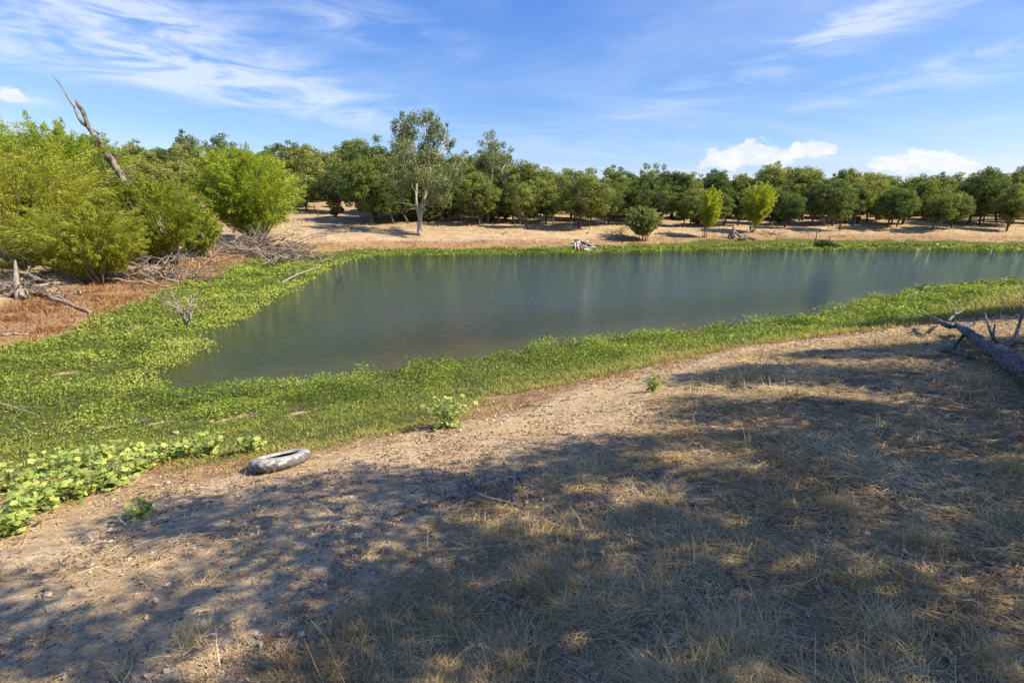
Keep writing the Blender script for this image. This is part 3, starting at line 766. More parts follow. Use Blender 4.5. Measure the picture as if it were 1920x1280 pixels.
# --- eucalyptus trees
def eucalyptus(label, base, limbs, clumps, depth, fat, seed):
    global rng
    rs = rng; rng = np.random.default_rng(seed)
    b = hit(*base); dep = b[1]/pix_dir(*base)[1]
    t = thing('eucalyptus_tree', tuple(b), label, 'tree')
    mb = MB(); off = b
    trunk_s = .68
    for pts, r0, r1 in limbs:
        P = np.array([at(px, py, dep)+np.array([0, dz, 0]) for px, py, dz in pts])-off
        # resample
        tt = np.linspace(0, len(P)-1, len(P)*3); k = np.minimum(tt.astype(int), len(P)-2); f = (tt-k)[:, None]
        Q = P[k]*(1-f)+P[k+1]*f; Q[1:-1] += rng.normal(size=Q[1:-1].shape)*.05
        mb.tube(Q, np.linspace(r0, r1, len(Q))*trunk_s, 8, .12)
    cen, rad = [], []
    for px, py, rp in clumps:
        c = at(px, py, dep)-off; r = rp/960*dep; c[1] += rng.normal()*1.2
        r *= fat; cen.append(c); rad.append(r)
        for _ in range(2):
            cen.append(c+rng.normal(size=3)*np.array([.9, .9, .9])*r); rad.append(r*.5)
    # twigs joining clumps to the nearest limb
    allp = np.concatenate([np.array([at(px, py, dep)+np.array([0, dz, 0]) for px, py, dz in pts])-off for pts, _, _ in limbs])
    for c in cen:
        low = allp[allp[:, 2] < c[2]+.3]; j = np.argmin(np.linalg.norm(low-c, axis=1))
        mb.tube(wobble(low[j], c, 6, .09), np.linspace(.05, .015, 6), 4, cap=False)
    v, q, rn = clump_leaves(cen, rad, 420, .15, .28, droop=1.1, squash=1.15, shell=.15)
    me = mesh_np('eucalyptus_foliage', v, q, rnd=rn); me.materials.append(M['euc_leaf'])
    mb.build('trunk', M['euc_bark'], t); obj('crown', me, None, t)
    rng = rs
eucalyptus('tallest tree on the far bank, a eucalyptus with a forked white trunk and wispy crown', (787, 441),
    [([(787, 443, 0), (787, 415, 0), (792, 385, 0), (800, 350, .2), (806, 315, .3), (800, 270, 0), (795, 230, 0)], .42, .07),
     ([(787, 415, 0), (782, 385, -.2), (780, 360, -.2), (785, 325, -.1), (772, 280, .2), (762, 250, .2)], .26, .06),
     ([(780, 362, -.2), (774, 348, -.5), (772, 340, -.6)], .1, .04), ([(790, 390, 0), (805, 372, .6), (825, 350, .9), (848, 320, .8)], .16, .05),
     ([(806, 315, .3), (822, 290, 0), (833, 262, 0)], .1, .04)],
    [(752, 250, 17), (748, 272, 15), (762, 236, 13), (765, 262, 16), (772, 290, 20), (757, 300, 16), (782, 228, 12), (797, 218, 12), (812, 228, 12), (822, 240, 11),
     (803, 240, 12), (830, 246, 9), (800, 268, 16), (818, 262, 12), (836, 270, 9), (845, 268, 6), (790, 300, 18), (808, 292, 15), (768, 322, 20), (795, 330, 16), (822, 330, 16), (843, 318, 16), (852, 300, 10),
     (758, 345, 16), (830, 350, 18), (860, 335, 12), (806, 356, 12), (815, 378, 12), (840, 372, 12), (776, 250, 10), (866, 320, 8)], 59, 1.12, 31)
eucalyptus('second tallest eucalyptus on the far bank, slender with a narrow grey green crown', (915, 417),
    [([(915, 419, 0), (916, 380, 0), (922, 340, 0), (925, 300, 0), (925, 270, 0)], .3, .06), ([(903, 419, .3), (905, 385, .2), (910, 350, 0)], .2, .06), ([(935, 417, -.3), (933, 385, 0), (938, 350, 0), (942, 320, 0)], .2, .05)],
    [(922, 272, 12), (930, 282, 11), (915, 290, 13), (925, 302, 15), (940, 298, 11), (905, 300, 9), (897, 308, 9), (950, 302, 8), (915, 322, 18), (937, 325, 16), (952, 330, 11), (902, 338, 14), (925, 348, 18), (945, 352, 15),
     (912, 372, 16), (938, 374, 14), (900, 365, 12), (955, 355, 10), (925, 392, 10)], 66, 1.15, 32)

# ------------------------------------------------------------------ trees over the camera whose shade lies on the bank
def shade_trees():
    # crowns stand outside the picture to the right; their boughs are grouped where shade falls
    lit = [(120, 1110, 150, 55), (60, 985, 60, 30), (430, 1015, 130, 20), (220, 1030, 110, 16), (740, 985, 90, 14), (560, 940, 70, 9), (1000, 965, 70, 9), (700, 905, 60, 8), (1150, 935, 80, 16), (1240, 1045, 90, 16), (1560, 930, 90, 20),
           (1650, 1155, 90, 30), (1530, 1040, 130, 18), (1850, 1180, 90, 22), (1420, 735, 190, 13), (1520, 800, 80, 12), (1690, 752, 130, 10), (1880, 1050, 50, 45), (1330, 800, 70, 14), (1600, 680, 200, 8),
           (900, 1090, 60, 14), (420, 1235, 140, 20), (960, 1010, 60, 10), (1300, 870, 60, 10), (1700, 880, 70, 10), (1780, 960, 60, 14)]
    edge = [(-300, 1150), (0, 1035), (200, 962), (400, 898), (600, 862), (760, 856), (900, 838), (1000, 815), (1150, 805), (1270, 778), (1290, 742), (1240, 706), (1330, 682), (1500, 652), (1700, 632), (1920, 618), (2300, 600)]
    ex = np.array([e[0] for e in edge]); ey = np.array([e[1] for e in edge])
    cl = []
    gx, gy = np.meshgrid(np.arange(-6, 17, .55), np.arange(.2, 16, .55))
    for x, y in zip(gx.ravel(), gy.ravel()):
        x += rng.normal()*.16; y += rng.normal()*.16
        z = ground(x, y)
        fy = y*math.cos(PITCH)-(z-CAM_Z)*math.sin(PITCH)
        if fy < .5: continue
        px = 960+960*x/fy; py = 640-960*((z-CAM_Z)*math.cos(PITCH)+y*math.sin(PITCH))/fy
        if px < -500 or px > 2600 or py > 1750: continue
        # stay a crown radius inside the edge of the shade
        e = np.interp(px, ex, ey)
        if px > 1270 and py < 778 and py > 0:
            pass
        if py < e+.22*960/fy*.7: continue
        if any(((px-a)/w)**2+((py-b)/h)**2 < 1.15 for a, b, w, h in lit): continue
        if rng.random() < .05: continue
        cl.append((x, y, z))
    cl = np.array(cl)
    P = []
    for x, y, z in cl:
        hgt = rng.uniform(4.6, 8.2)
        if x > 3: hgt = rng.uniform(4.2, 7.0)
        s = hgt/SUN[2]
        P.append((x+SUN[0]*s, y+SUN[1]*s, z+SUN[2]*s))
    P = np.array(P)
    fwd = P[:, 1]*math.cos(PITCH)-(P[:, 2]-CAM_Z)*math.sin(PITCH)
    inview = (fwd > -.5) & (P[:, 0]-1.5 < fwd*1.0) & (((P[:, 2]-CAM_Z)*math.cos(PITCH)+P[:, 1]*math.sin(PITCH))/np.maximum(fwd, .01) < 1.0)
    print('shade clumps', len(P), 'in view', int(inview.sum()))
    P = P[~inview]
    trunks = [(7.6, -1.2, 'near bank oak out of frame whose shade lies across the foreground'), (12.6, 2.8, 'second oak on the near bank at right, only its shade shows by the fallen trunk'),
              (19.5, 8.0, 'third oak on the near bank at far right, only the edge of its shade shows')]
    T0 = np.array([t[:2] for t in trunks]); near = np.argmin(((P[:, None, :2]-T0[None])**2).sum(-1), 1)
    for i, (tx, ty, lab) in enumerate(trunks):
        Q = P[near == i]
        z0 = ground(tx, ty)
        if len(Q) == 0: continue
        t = thing('oak_tree', (tx, ty, z0), lab, 'tree', 'oaks shading the near bank')
        o = np.array([tx, ty, z0]); mb = MB()
        top = np.array([0, 0, 4.0]); mb.tube(wobble((0, 0, -.3), top, 8, .05), np.linspace(.34, .22, 8), 9, .12)
        # main boughs, then twigs to every clump
        cen = Q-o; az = np.arctan2(cen[:, 1], cen[:, 0]); b = np.floor((az+math.pi)/(2*math.pi)*9).astype(int)
        for k in range(10):
            S = cen[b == k]
            if len(S) == 0: continue
            e = S.mean(0)*.8; e[2] = S[:, 2].mean()-.3; bough = wobble(top*.9, e, 8, .07, -.04)
            mb.tube(bough, np.linspace(.16, .05, 8), 6)
            for c in S[::2]:
                mb.tube(wobble(bough[rng.integers(3, 8)], c, 5, .08), np.linspace(.035, .012, 5), 4, cap=False)
        v, q, rn = clump_leaves(cen, np.full(len(cen), .49)*(.85+.5*rng.random(len(cen))), 1050, .052, .6, shell=.1, squash=.8)
        me = mesh_np('oak_crown', v, q, rnd=rn); me.materials.append(M['oak_shade_leaf'])
        mb.build('trunk', M['oak_bark'], t); obj('crown', me, None, t)
    # a fourth, farther along the bank: shade on the green belt at the right edge
    p = hit(1860, 592); s = 6/SUN[2]
    q = p+SUN*s
    tx, ty = q[0]+1.2, q[1]-.6
    oak(tx, ty, 8.2, 3, 'near bank oak out of frame whose shade lies on the green belt', 'oaks shading the near bank', 1.0)
shade_trees()

# ------------------------------------------------------------------ dead wood
def branch_set(mb, path, rads, n, length, seed_dir, spread=.8, up=.2, sides=5, sub=2, start=.2, flat=False):
    """side branches with twigs along a path"""
    for i in range(n):
        f = start+(1-start)*rng.random(); k = int(f*(len(path)-1)); p = path[k]
        d = unit(np.array(seed_dir)+rvec(1)[0]*spread+np.array([0, 0, up]))
        L = length*(.4+.8*rng.random())
        e = p+d*L
        b = wobble(p, e, 7, .12)
        r = rads[k]*.5
        mb.tube(b, np.linspace(r, r*.25, 7), sides)
        for j in range(sub):
            pp = b[rng.integers(2, 6)]; dd = unit(d+rvec(1)[0]*.9)
            c = wobble(pp, pp+dd*L*.45, 5, .12); mb.tube(c, np.linspace(r*.45, r*.15, 5), 4)

def snag():
    D = 33.0
    b = at(262, 470, D); b[2] = ground(b[0], b[1])
    t = thing('dead_tree', tuple(b), 'leaning dead tree trunk with peeling bark jutting into the sky above the left willows', 'dead tree')
    P = lambda px, py, dy=0: at(px, py, D)+np.array([0, dy, 0])-b
    mb = MB()
    m = np.array([[0, 0, -.3], P(255, 400), P(243, 362), P(228, 330), P(210, 300), P(192, 275), P(176, 252), P(165, 238)])
    mb.tube(m, [.27, .26, .24, .22, .20, .17, .14, .12], 10, .6)
    mb.build('trunk', M['snag_bark'], t)
    mb = MB(); s = np.array([P(165, 238), P(160, 222), P(154, 208), P(147, 198), P(143, 188)]); s[1:-1] += rng.normal(size=(3, 3))*.03
    mb.tube(s, [.15, .13, .12, .10, .085], 8, .4); mb.build('stub', M['snag_bark'], t)
    mb = MB(); s = np.array([P(168, 240), P(155, 232), P(147, 220), P(139, 200), P(130, 188), P(121, 172), P(112, 158), P(104, 148), P(98, 142)])
    mb.tube(s, [.11, .10, .08, .065, .05, .04, .028, .018, .01], 6, .2); mb.build('branch', M['snag_bark'], t)
    for a, lst in enumerate(([(180, 256), (187, 250), (193, 247)], [(218, 327), (232, 322), (245, 318), (258, 322)], [(216, 326), (238, 316), (248, 312), (262, 305)], [(222, 332), (250, 330), (262, 336), (280, 346)])):
        mb = MB(); s = np.array([P(*q) for q in lst]); mb.tube(s, np.linspace(.05, .015, len(s)), 5)
        mb.build('branch', M['dead_wood'], t)
    # hanging strips and fine twigs tangled on the lower trunk
    mb = MB()
    for i in range(130):
        f = rng.random(); p = m[2]*(1-f)+m[6]*f + rng.normal(size=3)*.14
        e = p + np.array([.25+.5*rng.random(), rng.normal()*.25, -.9*rng.random()-.15])*(.6+.9*(1-f))
        mb.tube(wobble(p, e, 5, .12), np.linspace(.03, .010, 5), 3, cap=False)
    tag(mb.build('twigs', M['dead_dark'], t), kind='stuff')
snag()

def brush_pile(label, px, py, w, h, n, seed, mat='dead_wood', lift=.35, cat='brush pile', rmax=.045, dirx=(1, 0, 0)):
    """a heap of crossed dead branches"""
    c = hit(px, py); dep = c[1]/pix_dir(px, py)[1]; W = w/960*dep; Hh = h/960*dep
    t = thing('brush_pile', tuple(c), label, cat)
    mb = MB(); mbf = MB()
    for i in range(n):
        x = rng.normal()*W*.22; y = rng.normal()*W*.15
        z = ground(c[0]+x, c[1]+y)-c[2]
        th = rng.random()*6.28
        L = W*(.18+.35*rng.random())
        d = np.array([math.cos(th)*1.1, math.sin(th)*.7, rng.normal()*.28+.1])
        p0 = np.array([x, y, z+.03+rng.random()*Hh*.55*math.exp(-(x/(W*.3))**2)])
        p1 = p0+unit(d)*L
        zz = ground(c[0]+p1[0], c[1]+p1[1])-c[2]; p1[2] = max(p1[2], zz+.02)
        p1[2] = min(p1[2], zz+Hh*1.05)
        r = rmax*(.35+.75*rng.random()**2)
        pa = wobble(p0, p1, 8, .14, -.03)
        (mb if r > rmax*.5 else mbf).tube(pa, np.linspace(r, r*.25, 8), 5)
        for j in range(3):
            q0 = pa[rng.integers(2, 7)]; q1 = q0+unit(rvec(1)[0]+d)*L*.35; q1[2] = max(q1[2], zz+.02)
            mbf.tube(wobble(q0, q1, 5, .15), np.linspace(r*.4, r*.12, 5), 3, cap=False)
    if mb.n: tag(mb.build('branches', M[mat], t), kind='stuff')
    tag(mbf.build('twigs', M['dead_dark'], t), kind='stuff')
    return t
brush_pile('tangle of grey dead branches under the golden willow, right of the two bare logs', 285, 524, 200, 42, 110, 1, rmax=.06)
brush_pile('tangle of grey driftwood and roots beside the upright stump at the left edge', 62, 552, 150, 42, 60, 11, rmax=.06)
brush_pile('small dark driftwood heap at the foot of the mid green willow', 350, 492, 90, 22, 30, 2, 'dead_dark')
brush_pile('pale dead branches heaped at the foot of the large round willow', 505, 482, 220, 46, 130, 3, rmax=.075)
brush_pile('dark dead brush against the left foot of the large round willow', 450, 470, 90, 30, 36, 4, 'dead_dark')
brush_pile('grey twiggy brush on the far bank just left of the olive willow bush', 1158, 446, 62, 24, 40, 5, 'dead_dark')
brush_pile('grey brush heap right of the right hand yellow willow on the far bank', 1440, 440, 55, 10, 30, 6)
brush_pile('flat grey brush lying behind the tan bank right of the willows', 1530, 434, 100, 5, 22, 7, rmax=.035)
brush_pile('dry twigs caught in the weed of the near bank', 280, 792, 36, 5, 16, 8, 'dead_dark', rmax=.012)
brush_pile('second clump of dry twigs caught in the weed, nearer the tyre', 480, 778, 34, 5, 14, 9, 'dead_dark', rmax=.012)
brush_pile('third clump of dry twigs on the near bank above the tyre', 555, 772, 30, 6, 14, 10, 'dead_dark', rmax=.012)

def poly_branch(name, label, cat, pix, r0, r1, mat='dead_wood', lifts=None, sides=7, subs=(), group=None, jit=.2):
    """a branch laid along points on the ground; each point may be lifted"""
    pts = []
    for i, (px, py) in enumerate(pix):
        p = hit(px, py); pts.append(p+np.array([0, 0, (lifts[i] if lifts else 0)+r0*.5]))
    c = pts[0].copy(); c[2] = ground(c[0], c[1])
    t = thing(name, tuple(c), label, cat, group)
    def lay(P, a, b, nm):
        P = np.array(P)-c
        tt = np.linspace(0, len(P)-1, max(len(P)*3, 4)); k = np.minimum(tt.astype(int), len(P)-2); f = (tt-k)[:, None]
        Q = P[k]*(1-f)+P[k+1]*f; Q[1:-1] += rng.normal(size=Q[1:-1].shape)*a*.25
        mb = MB(); mb.tube(Q, np.linspace(a, b, len(Q)), sides, jit); mb.build(nm, M[mat], t)
    lay(pts, r0, r1, 'main_branch')
    for spix, sl, a, b in subs:
        P = [hit(*q)+np.array([0, 0, l+a*.5]) for q, l in zip(spix, sl)]
        lay(P, a, b, 'side_branch')
    return t
poly_branch('log', 'upper of the two long bare logs on the rust coloured mud under the golden willow', 'log', [(52, 532), (90, 520), (140, 512), (185, 512)], .12, .09, 'dead_wood', [.05, .15, .2, .15])
poly_branch('log', 'lower pale log with a forked end on the rust coloured mud', 'log', [(55, 543), (100, 540), (140, 530), (180, 530)], .10, .07, 'dead_wood', [.05, .1, .12, .08], subs=[([(150, 531), (160, 526), (168, 520)], [.12, .3, .45], .05, .02)])
poly_branch('log', 'thin dark pole lying behind the two bare logs', 'log', [(40, 508), (90, 505), (150, 505)], .05, .03, 'dead_wood', [.1, .15, .1])
poly_branch('dead_branch', 'long straight dead branch lying on the mud below the logs, pointing at the weed', 'branch', [(70, 552), (110, 566), (140, 576), (170, 588)], .08, .05, 'dead_wood', [.05, .05, .03, .02])
poly_branch('dead_branch', 'thin curved stick on the rust coloured mud between the logs and the weed', 'branch', [(90, 560), (130, 556), (160, 548), (185, 547)], .03, .012, 'dead_wood', [.02, .08, .1, .05])
poly_branch('dead_branch', 'short pale stick at the left edge on the mud', 'branch', [(5, 630), (25, 628), (55, 630)], .05, .03, 'dead_wood', [.02, .03, .02])
poly_branch('dead_branch', 'forked pale twig lying on the weed at the left edge', 'branch', [(0, 766), (25, 772), (45, 778), (75, 786)], .018, .006, 'dead_wood', [.12, .12, .1, .08], subs=[([(25, 772), (50, 774), (82, 774)], [.12, .14, .12], .009, .004)])
poly_branch('dead_branch', 'long pale branch reaching from the weed out over the water', 'branch', [(530, 534), (560, 520), (585, 514), (600, 508)], .06, .03, 'dead_wood', [.1, .2, .3, .25], subs=[([(555, 521), (560, 515), (565, 508)], [.2, .4, .6], .025, .01), ([(545, 527), (540, 520), (552, 512)], [.2, .4, .5], .02, .01)])
poly_branch('dead_branch', 'thin white branch lying on the water beyond the dead brush', 'branch', [(565, 488), (590, 485), (615, 492), (650, 500)], .04, .015, 'dead_wood', [.3, .3, .2, .05], subs=[([(618, 494), (630, 500), (642, 507)], [.1, .08, .03], .03, .015)])
poly_branch('dead_branch', 'straight bare stick leaning on the sandy far bank right of the round willow', 'branch', [(612, 460), (612, 460), (612, 460)], .03, .02, 'dead_wood', [.0, .8, 1.6])
poly_branch('dead_branch', 'curving stick on the sunlit sand below the green belt', 'branch', [(975, 766), (990, 763), (1005, 764), (1035, 762)], .010, .006, 'dead_dark', [.01, .02, .02, .01], subs=[([(990, 763), (984, 758), (978, 756)], [.02, .06, .08], .006, .003)])
poly_branch('dead_branch', 'pale straight stick on the sunlit sand near the small weed plant', 'branch', [(1052, 752), (1070, 749), (1088, 747)], .009, .006, 'dead_wood', [.01, .01, .01])
poly_branch('dead_branch', 'small white stick left below the small weed plant', 'branch', [(1135, 732), (1150, 730), (1163, 728)], .009, .006, 'dead_wood', [.01, .01, .01])
poly_branch('dead_branch', 'thin pale curved twig just inside the shade edge at centre right', 'branch', [(1226, 834), (1245, 846), (1270, 850), (1285, 849)], .008, .004, 'dead_wood', [.01, .02, .02, .01])
poly_branch('dead_branch', 'small hooked twig standing at the shade edge', 'branch', [(1224, 848), (1223, 842), (1228, 834)], .007, .004, 'dead_wood', [.01, .06, .09])
poly_branch('dead_branch', 'bluish grey stick in the shaded straw right of centre', 'branch', [(1735, 792), (1750, 802), (1765, 806), (1778, 808)], .014, .008, 'dead_wood', [.03, .03, .02, .02])
poly_branch('dead_branch', 'thick short stick in the shade left of the fallen trunk', 'branch', [(1760, 662), (1785, 664), (1805, 668), (1825, 676)], .04, .025, 'dead_dark', [.03, .03, .02, .02], subs=[([(1785, 664), (1775, 660), (1766, 664)], [.03, .05, .03], .02, .01)])
poly_branch('dead_branch', 'dark crooked stick in the shaded straw below the fallen trunk', 'branch', [(1698, 712), (1705, 706), (1735, 706)], .016, .01, 'dead_dark', [.03, .05, .03])
poly_branch('dead_branch', 'dead branch lying on the far bank below the second eucalyptus', 'branch', [(940, 440), (950, 440), (962, 436)], .05, .03, 'dead_dark', [.05, .3, .5], subs=[([(948, 440), (944, 437), (938, 434)], [.2, .4, .6], .03, .015)])
poly_branch('dead_branch', 'small dark twig poking up from the green belt at right', 'branch', [(1537, 600), (1543, 599), (1549, 603)], .02, .01, 'dead_dark', [.1, .28, .2])

# forked grey branch in the shade, foreground
def foreground_branch():
    c = hit(900, 955)
    t = thing('dead_branch', tuple(c), 'forked grey dead branch propped up in the foreground shade', 'branch')
    def lay(pix, r0, r1, mat='dead_wood'):
        P = np.array([hit(px, py+l*.0)+np.array([0, 0, l]) for px, py, l in pix])-c
        tt = np.linspace(0, len(P)-1, len(P)*3); k = np.minimum(tt.astype(int), len(P)-2); f = (tt-k)[:, None]
        Q = P[k]*(1-f)+P[k+1]*f; Q[1:-1] += rng.normal(size=Q[1:-1].shape)*.004
        mb = MB(); mb.tube(Q, np.linspace(r0, r1, len(Q))*1.45, 8, .2); mb.build('limb', M[mat], t)
    lay([(848, 934, .03), (862, 937, .05), (872, 942, .06), (890, 936, .07), (912, 942, .06), (940, 946, .05), (975, 952, .02)], .014, .008)
    lay([(740, 970, .01), (770, 958, .015), (800, 948, .02), (848, 936, .03)], .011, .008, 'dead_dark')
    lay([(892, 922, .05), (905, 916, .10), (935, 914, .13), (962, 914, .10)], .014, .009)
    lay([(880, 938, .04), (892, 922, .07)], .01, .009, 'dead_dark')
    lay([(937, 914, .14), (950, 920, .12), (960, 938, .07), (968, 950, .02)], .013, .010)
    lay([(944, 893, .16), (955, 903, .14), (966, 911, .12)], .010, .012)
    lay([(966, 911, .12), (962, 928, .09), (958, 942, .05)], .012, .009)
    lay([(966, 911, .12), (976, 918, .10), (980, 928, .06)], .008, .004, 'dead_dark')
    lay([(845, 957, .01), (880, 950, .03), (910, 946, .04)], .008, .006, 'dead_dark')
    lay([(905, 940, .04), (914, 932, .06), (935, 932, .05)], .007, .005)
    for i in range(14):
        px, py = random.uniform(860, 965), random.uniform(912, 950)
        lay([(px, py, .02), (px+random.uniform(-18, 18), py+random.uniform(-14, 10), random.uniform(.02, .1))], .004, .002, 'dead_dark')
foreground_branch()

# fallen trunk at the right edge
def fallen_trunk():
    c = hit(1880, 705)
    t = thing('fallen_tree', tuple(c), 'fallen bark-patched tree trunk with broken limbs at the right edge of the photo', 'fallen tree')
    def lay(pix, rr, nm, mat='fallen_bark', sides=10, jit=.18):
        P = np.array([hit(px, py)+np.array([0, 0, l]) for px, py, l in pix])-c
        tt = np.linspace(0, len(P)-1, len(P)*4); k = np.minimum(tt.astype(int), len(P)-2); f = (tt-k)[:, None]
        Q = P[k]*(1-f)+P[k+1]*f; Q[1:-1] += rng.normal(size=Q[1:-1].shape)*rr[0]*.06
        r = np.interp(tt, np.linspace(0, len(P)-1, len(rr)), rr)
        mb = MB(); mb.tube(Q, r, sides, jit); mb.build(nm, M[mat], t)
    lay([(2060, 805, .14), (1960, 740, .16), (1900, 708, .19), (1860, 680, .22), (1828, 662, .24), (1812, 645, .22)], [.21, .18, .15, .12, .10, .085], 'trunk', sides=14)
    lay([(1815, 650, .23), (1802, 636, .25), (1790, 628, .26), (1775, 632, .28), (1765, 628, .30)], [.10, .085, .08, .075, .07], 'limb')
    lay([(1765, 628, .30), (1750, 620, .34), (1735, 612, .36), (1722, 608, .36)], [.045, .035, .025, .015], 'limb')
    lay([(1766, 626, .30), (1745, 624, .32), (1724, 620, .24)], [.035, .025, .014], 'limb')
    lay([(1773, 624, .32), (1785, 615, .42), (1785, 608, .50)], [.035, .03, .018], 'limb')
    lay([(1783, 617, .42), (1795, 612, .45), (1800, 608, .48)], [.03, .025, .02], 'limb')
    lay([(1800, 634, .26), (1815, 628, .28), (1822, 626, .28)], [.06, .05, .045], 'limb')
    lay([(1803, 645, .20), (1790, 655, .10), (1782, 662, .04)], [.035, .03, .02], 'limb')
    lay([(1868, 650, .05), (1852, 640, .22), (1842, 628, .40), (1838, 624, .50), (1828, 622, .50)], [.03, .026, .02, .016, .01], 'limb', 'dead_dark')
    lay([(1860, 648, .12), (1858, 642, .25), (1857, 640, .38)], [.03, .022, .014], 'limb', 'dead_dark')
    lay([(1898, 652, .02), (1904, 636, .35), (1908, 630, .75), (1920, 624, 1.05)], [.032, .028, .022, .014], 'limb', 'dead_dark')
    lay([(1870, 665, .05), (1890, 652, .12), (1930, 650, .10)], [.06, .05, .05], 'limb')
    lay([(1780, 688, .03), (1800, 682, .06), (1815, 670, .08)], [.02, .02, .02], 'limb', 'dead_dark')
fallen_trunk()

# dead stump with roots at the left edge
def stump():
    c = hit(34, 560)
    dep = c[1]/pix_dir(34, 560)[1]
    t = thing('dead_stump', tuple(c), 'upright grey stump with splayed roots at the left edge, on the rust coloured mud', 'stump')
    P = lambda px, py, dy=0: at(px, py, dep+dy)-c
    mb = MB(); mb.tube(np.array([P(38, 566), P(36, 545), P(32, 525), P(29, 505), P(28, 488)]), [.2, .14, .11, .08, .04], 9, .6); mb.build('trunk', M['dead_wood'], t)
    for lst, r in (([(36, 535), (15, 555), (0, 575)], .1), ([(40, 540), (20, 552), (-10, 556)], .07), ([(42, 530), (52, 548), (62, 566)], .05), ([(38, 545), (46, 560), (44, 570)], .09), ([(34, 550), (22, 568), (8, 580)], .06),
                   ([(30, 545), (26, 560), (30, 575)], .06), ([(40, 525), (50, 515), (56, 512)], .08)):
        mb = MB(); s = wobble(P(*lst[0]), P(*lst[1], rng.normal()*.3), 4, .1); s2 = wobble(P(*lst[1]), P(*lst[2], rng.normal()*.3), 4, .1)
        mb.tube(np.concatenate([s[:-1], s2]), np.linspace(r, r*.3, 7), 6, .2); mb.build('root', M['dead_wood'], t)
stump()

# small dead snag standing in the weed, and the taller grey shrub skeletons by the round willow
def skeleton(label, px, by, ty, wpx, nst, r, mat, seed, name='dead_shrub', sub=3, bush=None):
    c = hit(px, by); dep = c[1]/pix_dir(px, by)[1]; H_ = (by-ty)/960*dep; W = wpx/960*dep/2
    t = thing(name, tuple(c), label, 'dead shrub')
    for i in range(nst):
        a = rng.random()*6.28; f = .3+.7*rng.random()
        e = np.array([math.cos(a)*W*f, math.sin(a)*W*f*.7, H_*(.5+.5*rng.random())])
        mb = MB(); pth = wobble((0, 0, -.05), e, 8, .12, -.06); mb.tube(pth, np.linspace(r, r*.25, 8), 6)
        L = H_*.45
        for j in range(sub):
            p = pth[rng.integers(3, 8)]; q = p+unit(e+rvec(1)[0]*H_*.9)*L*(.4+.6*rng.random())
            q[2] = max(q[2], .03)
            b = wobble(p, q, 6, .14); mb.tube(b, np.linspace(r*.4, r*.12, 6), 4)
            for _ in range(2):
                p2 = b[rng.integers(2, 5)]; mb.tube(wobble(p2, p2+rvec(1)[0]*L*.35, 4, .12), np.linspace(r*.2, r*.08, 4), 3, cap=False)
        mb.build('stem', M[mat], t)
    return t
skeleton('small dead snag standing in the green weed at the left water edge', 352, 612, 556, 110, 6, .05, 'dead_wood', 1, sub=6)
skeleton('pale forked dead shrub rising in front of the large round willow', 472, 480, 430, 60, 6, .06, 'dead_wood', 2)
skeleton('low dead shrub with arching white branches by the left water edge', 512, 500, 462, 90, 7, .05, 'dead_wood', 3, sub=4)
skeleton('bare grey twiggy shrub at the foot of the oaks behind the tan bank', 1545, 424, 395, 50, 8, .05, 'dead_dark', 4)
skeleton('second bare grey shrub right of the first behind the tan bank', 1600, 424, 392, 55, 8, .05, 'dead_dark', 5)

# root plate beside the far willows
def root_plate():
    c = hit(1375, 447); t = thing('uprooted_stump', tuple(c), 'grey uprooted stump with fanned roots between the two bright far willows', 'stump')
    for i in range(13):
        mb = MB(); a = rng.uniform(-.4, 3.5)
        e = np.array([math.cos(a)*.9+.25, rng.normal()*.4, abs(math.sin(a))*1.0*rng.random()+.05]); s = np.array([rng.normal()*.15, 0, .9-.3*rng.random()])
        e[2] *= .5
        mb.tube(wobble(s, e, 6, .1), np.linspace(.1, .03, 6), 6, .2); mb.build('root', M['dead_wood'], t)
    mb = MB(); mb.tube(wobble((0, 0, .1), (-.1, 0, 1.45), 5, .05), np.linspace(.35, .12, 5), 8, .3); mb.build('trunk', M['dead_wood'], t)
root_plate()
poly_branch('log', 'reddish broken log at the foot of the right yellow willow', 'log', [(1385, 452), (1400, 450), (1418, 450)], .16, .1, 'dead_dark', [.1, .15, .1], subs=[([(1398, 450), (1402, 446), (1406, 441)], [.1, .3, .5], .08, .04)])

# dark thicket with two posts in the shallows of the far bank
def thicket():
    c = hit(1540, 463); t = thing('brush_thicket', tuple(c), 'dark drowned thicket with two upright posts in the far green belt', 'thicket')
    cen, rad = [], []
    for i in range(9):
        cen.append(np.array([rng.normal()*.55, rng.normal()*.4, .25+.3*rng.random()])); rad.append(.34+.15*rng.random())
    v, q, rn = clump_leaves(cen, rad, 900, .09, .35, shell=.1)
    me = mesh_np('thicket_foliage', v, q, rnd=rn*.6); me.materials.append(M['oak_leaf']); obj('foliage', me, None, t)
    for x, h in ((-.75, 1.9), (.75, 1.3)):
        mb = MB(); mb.tube(wobble((x, 0, -.2), (x+.03, 0, h), 5, .02), np.linspace(.06, .05, 5), 7); mb.build('post', M['post'], t)
    mb = MB(); mb.tube(wobble((-.9, 0, .85), (.9, .1, .75), 5, .02), np.linspace(.05, .04, 5), 6); mb.build('rail', M['post'], t)
thicket()

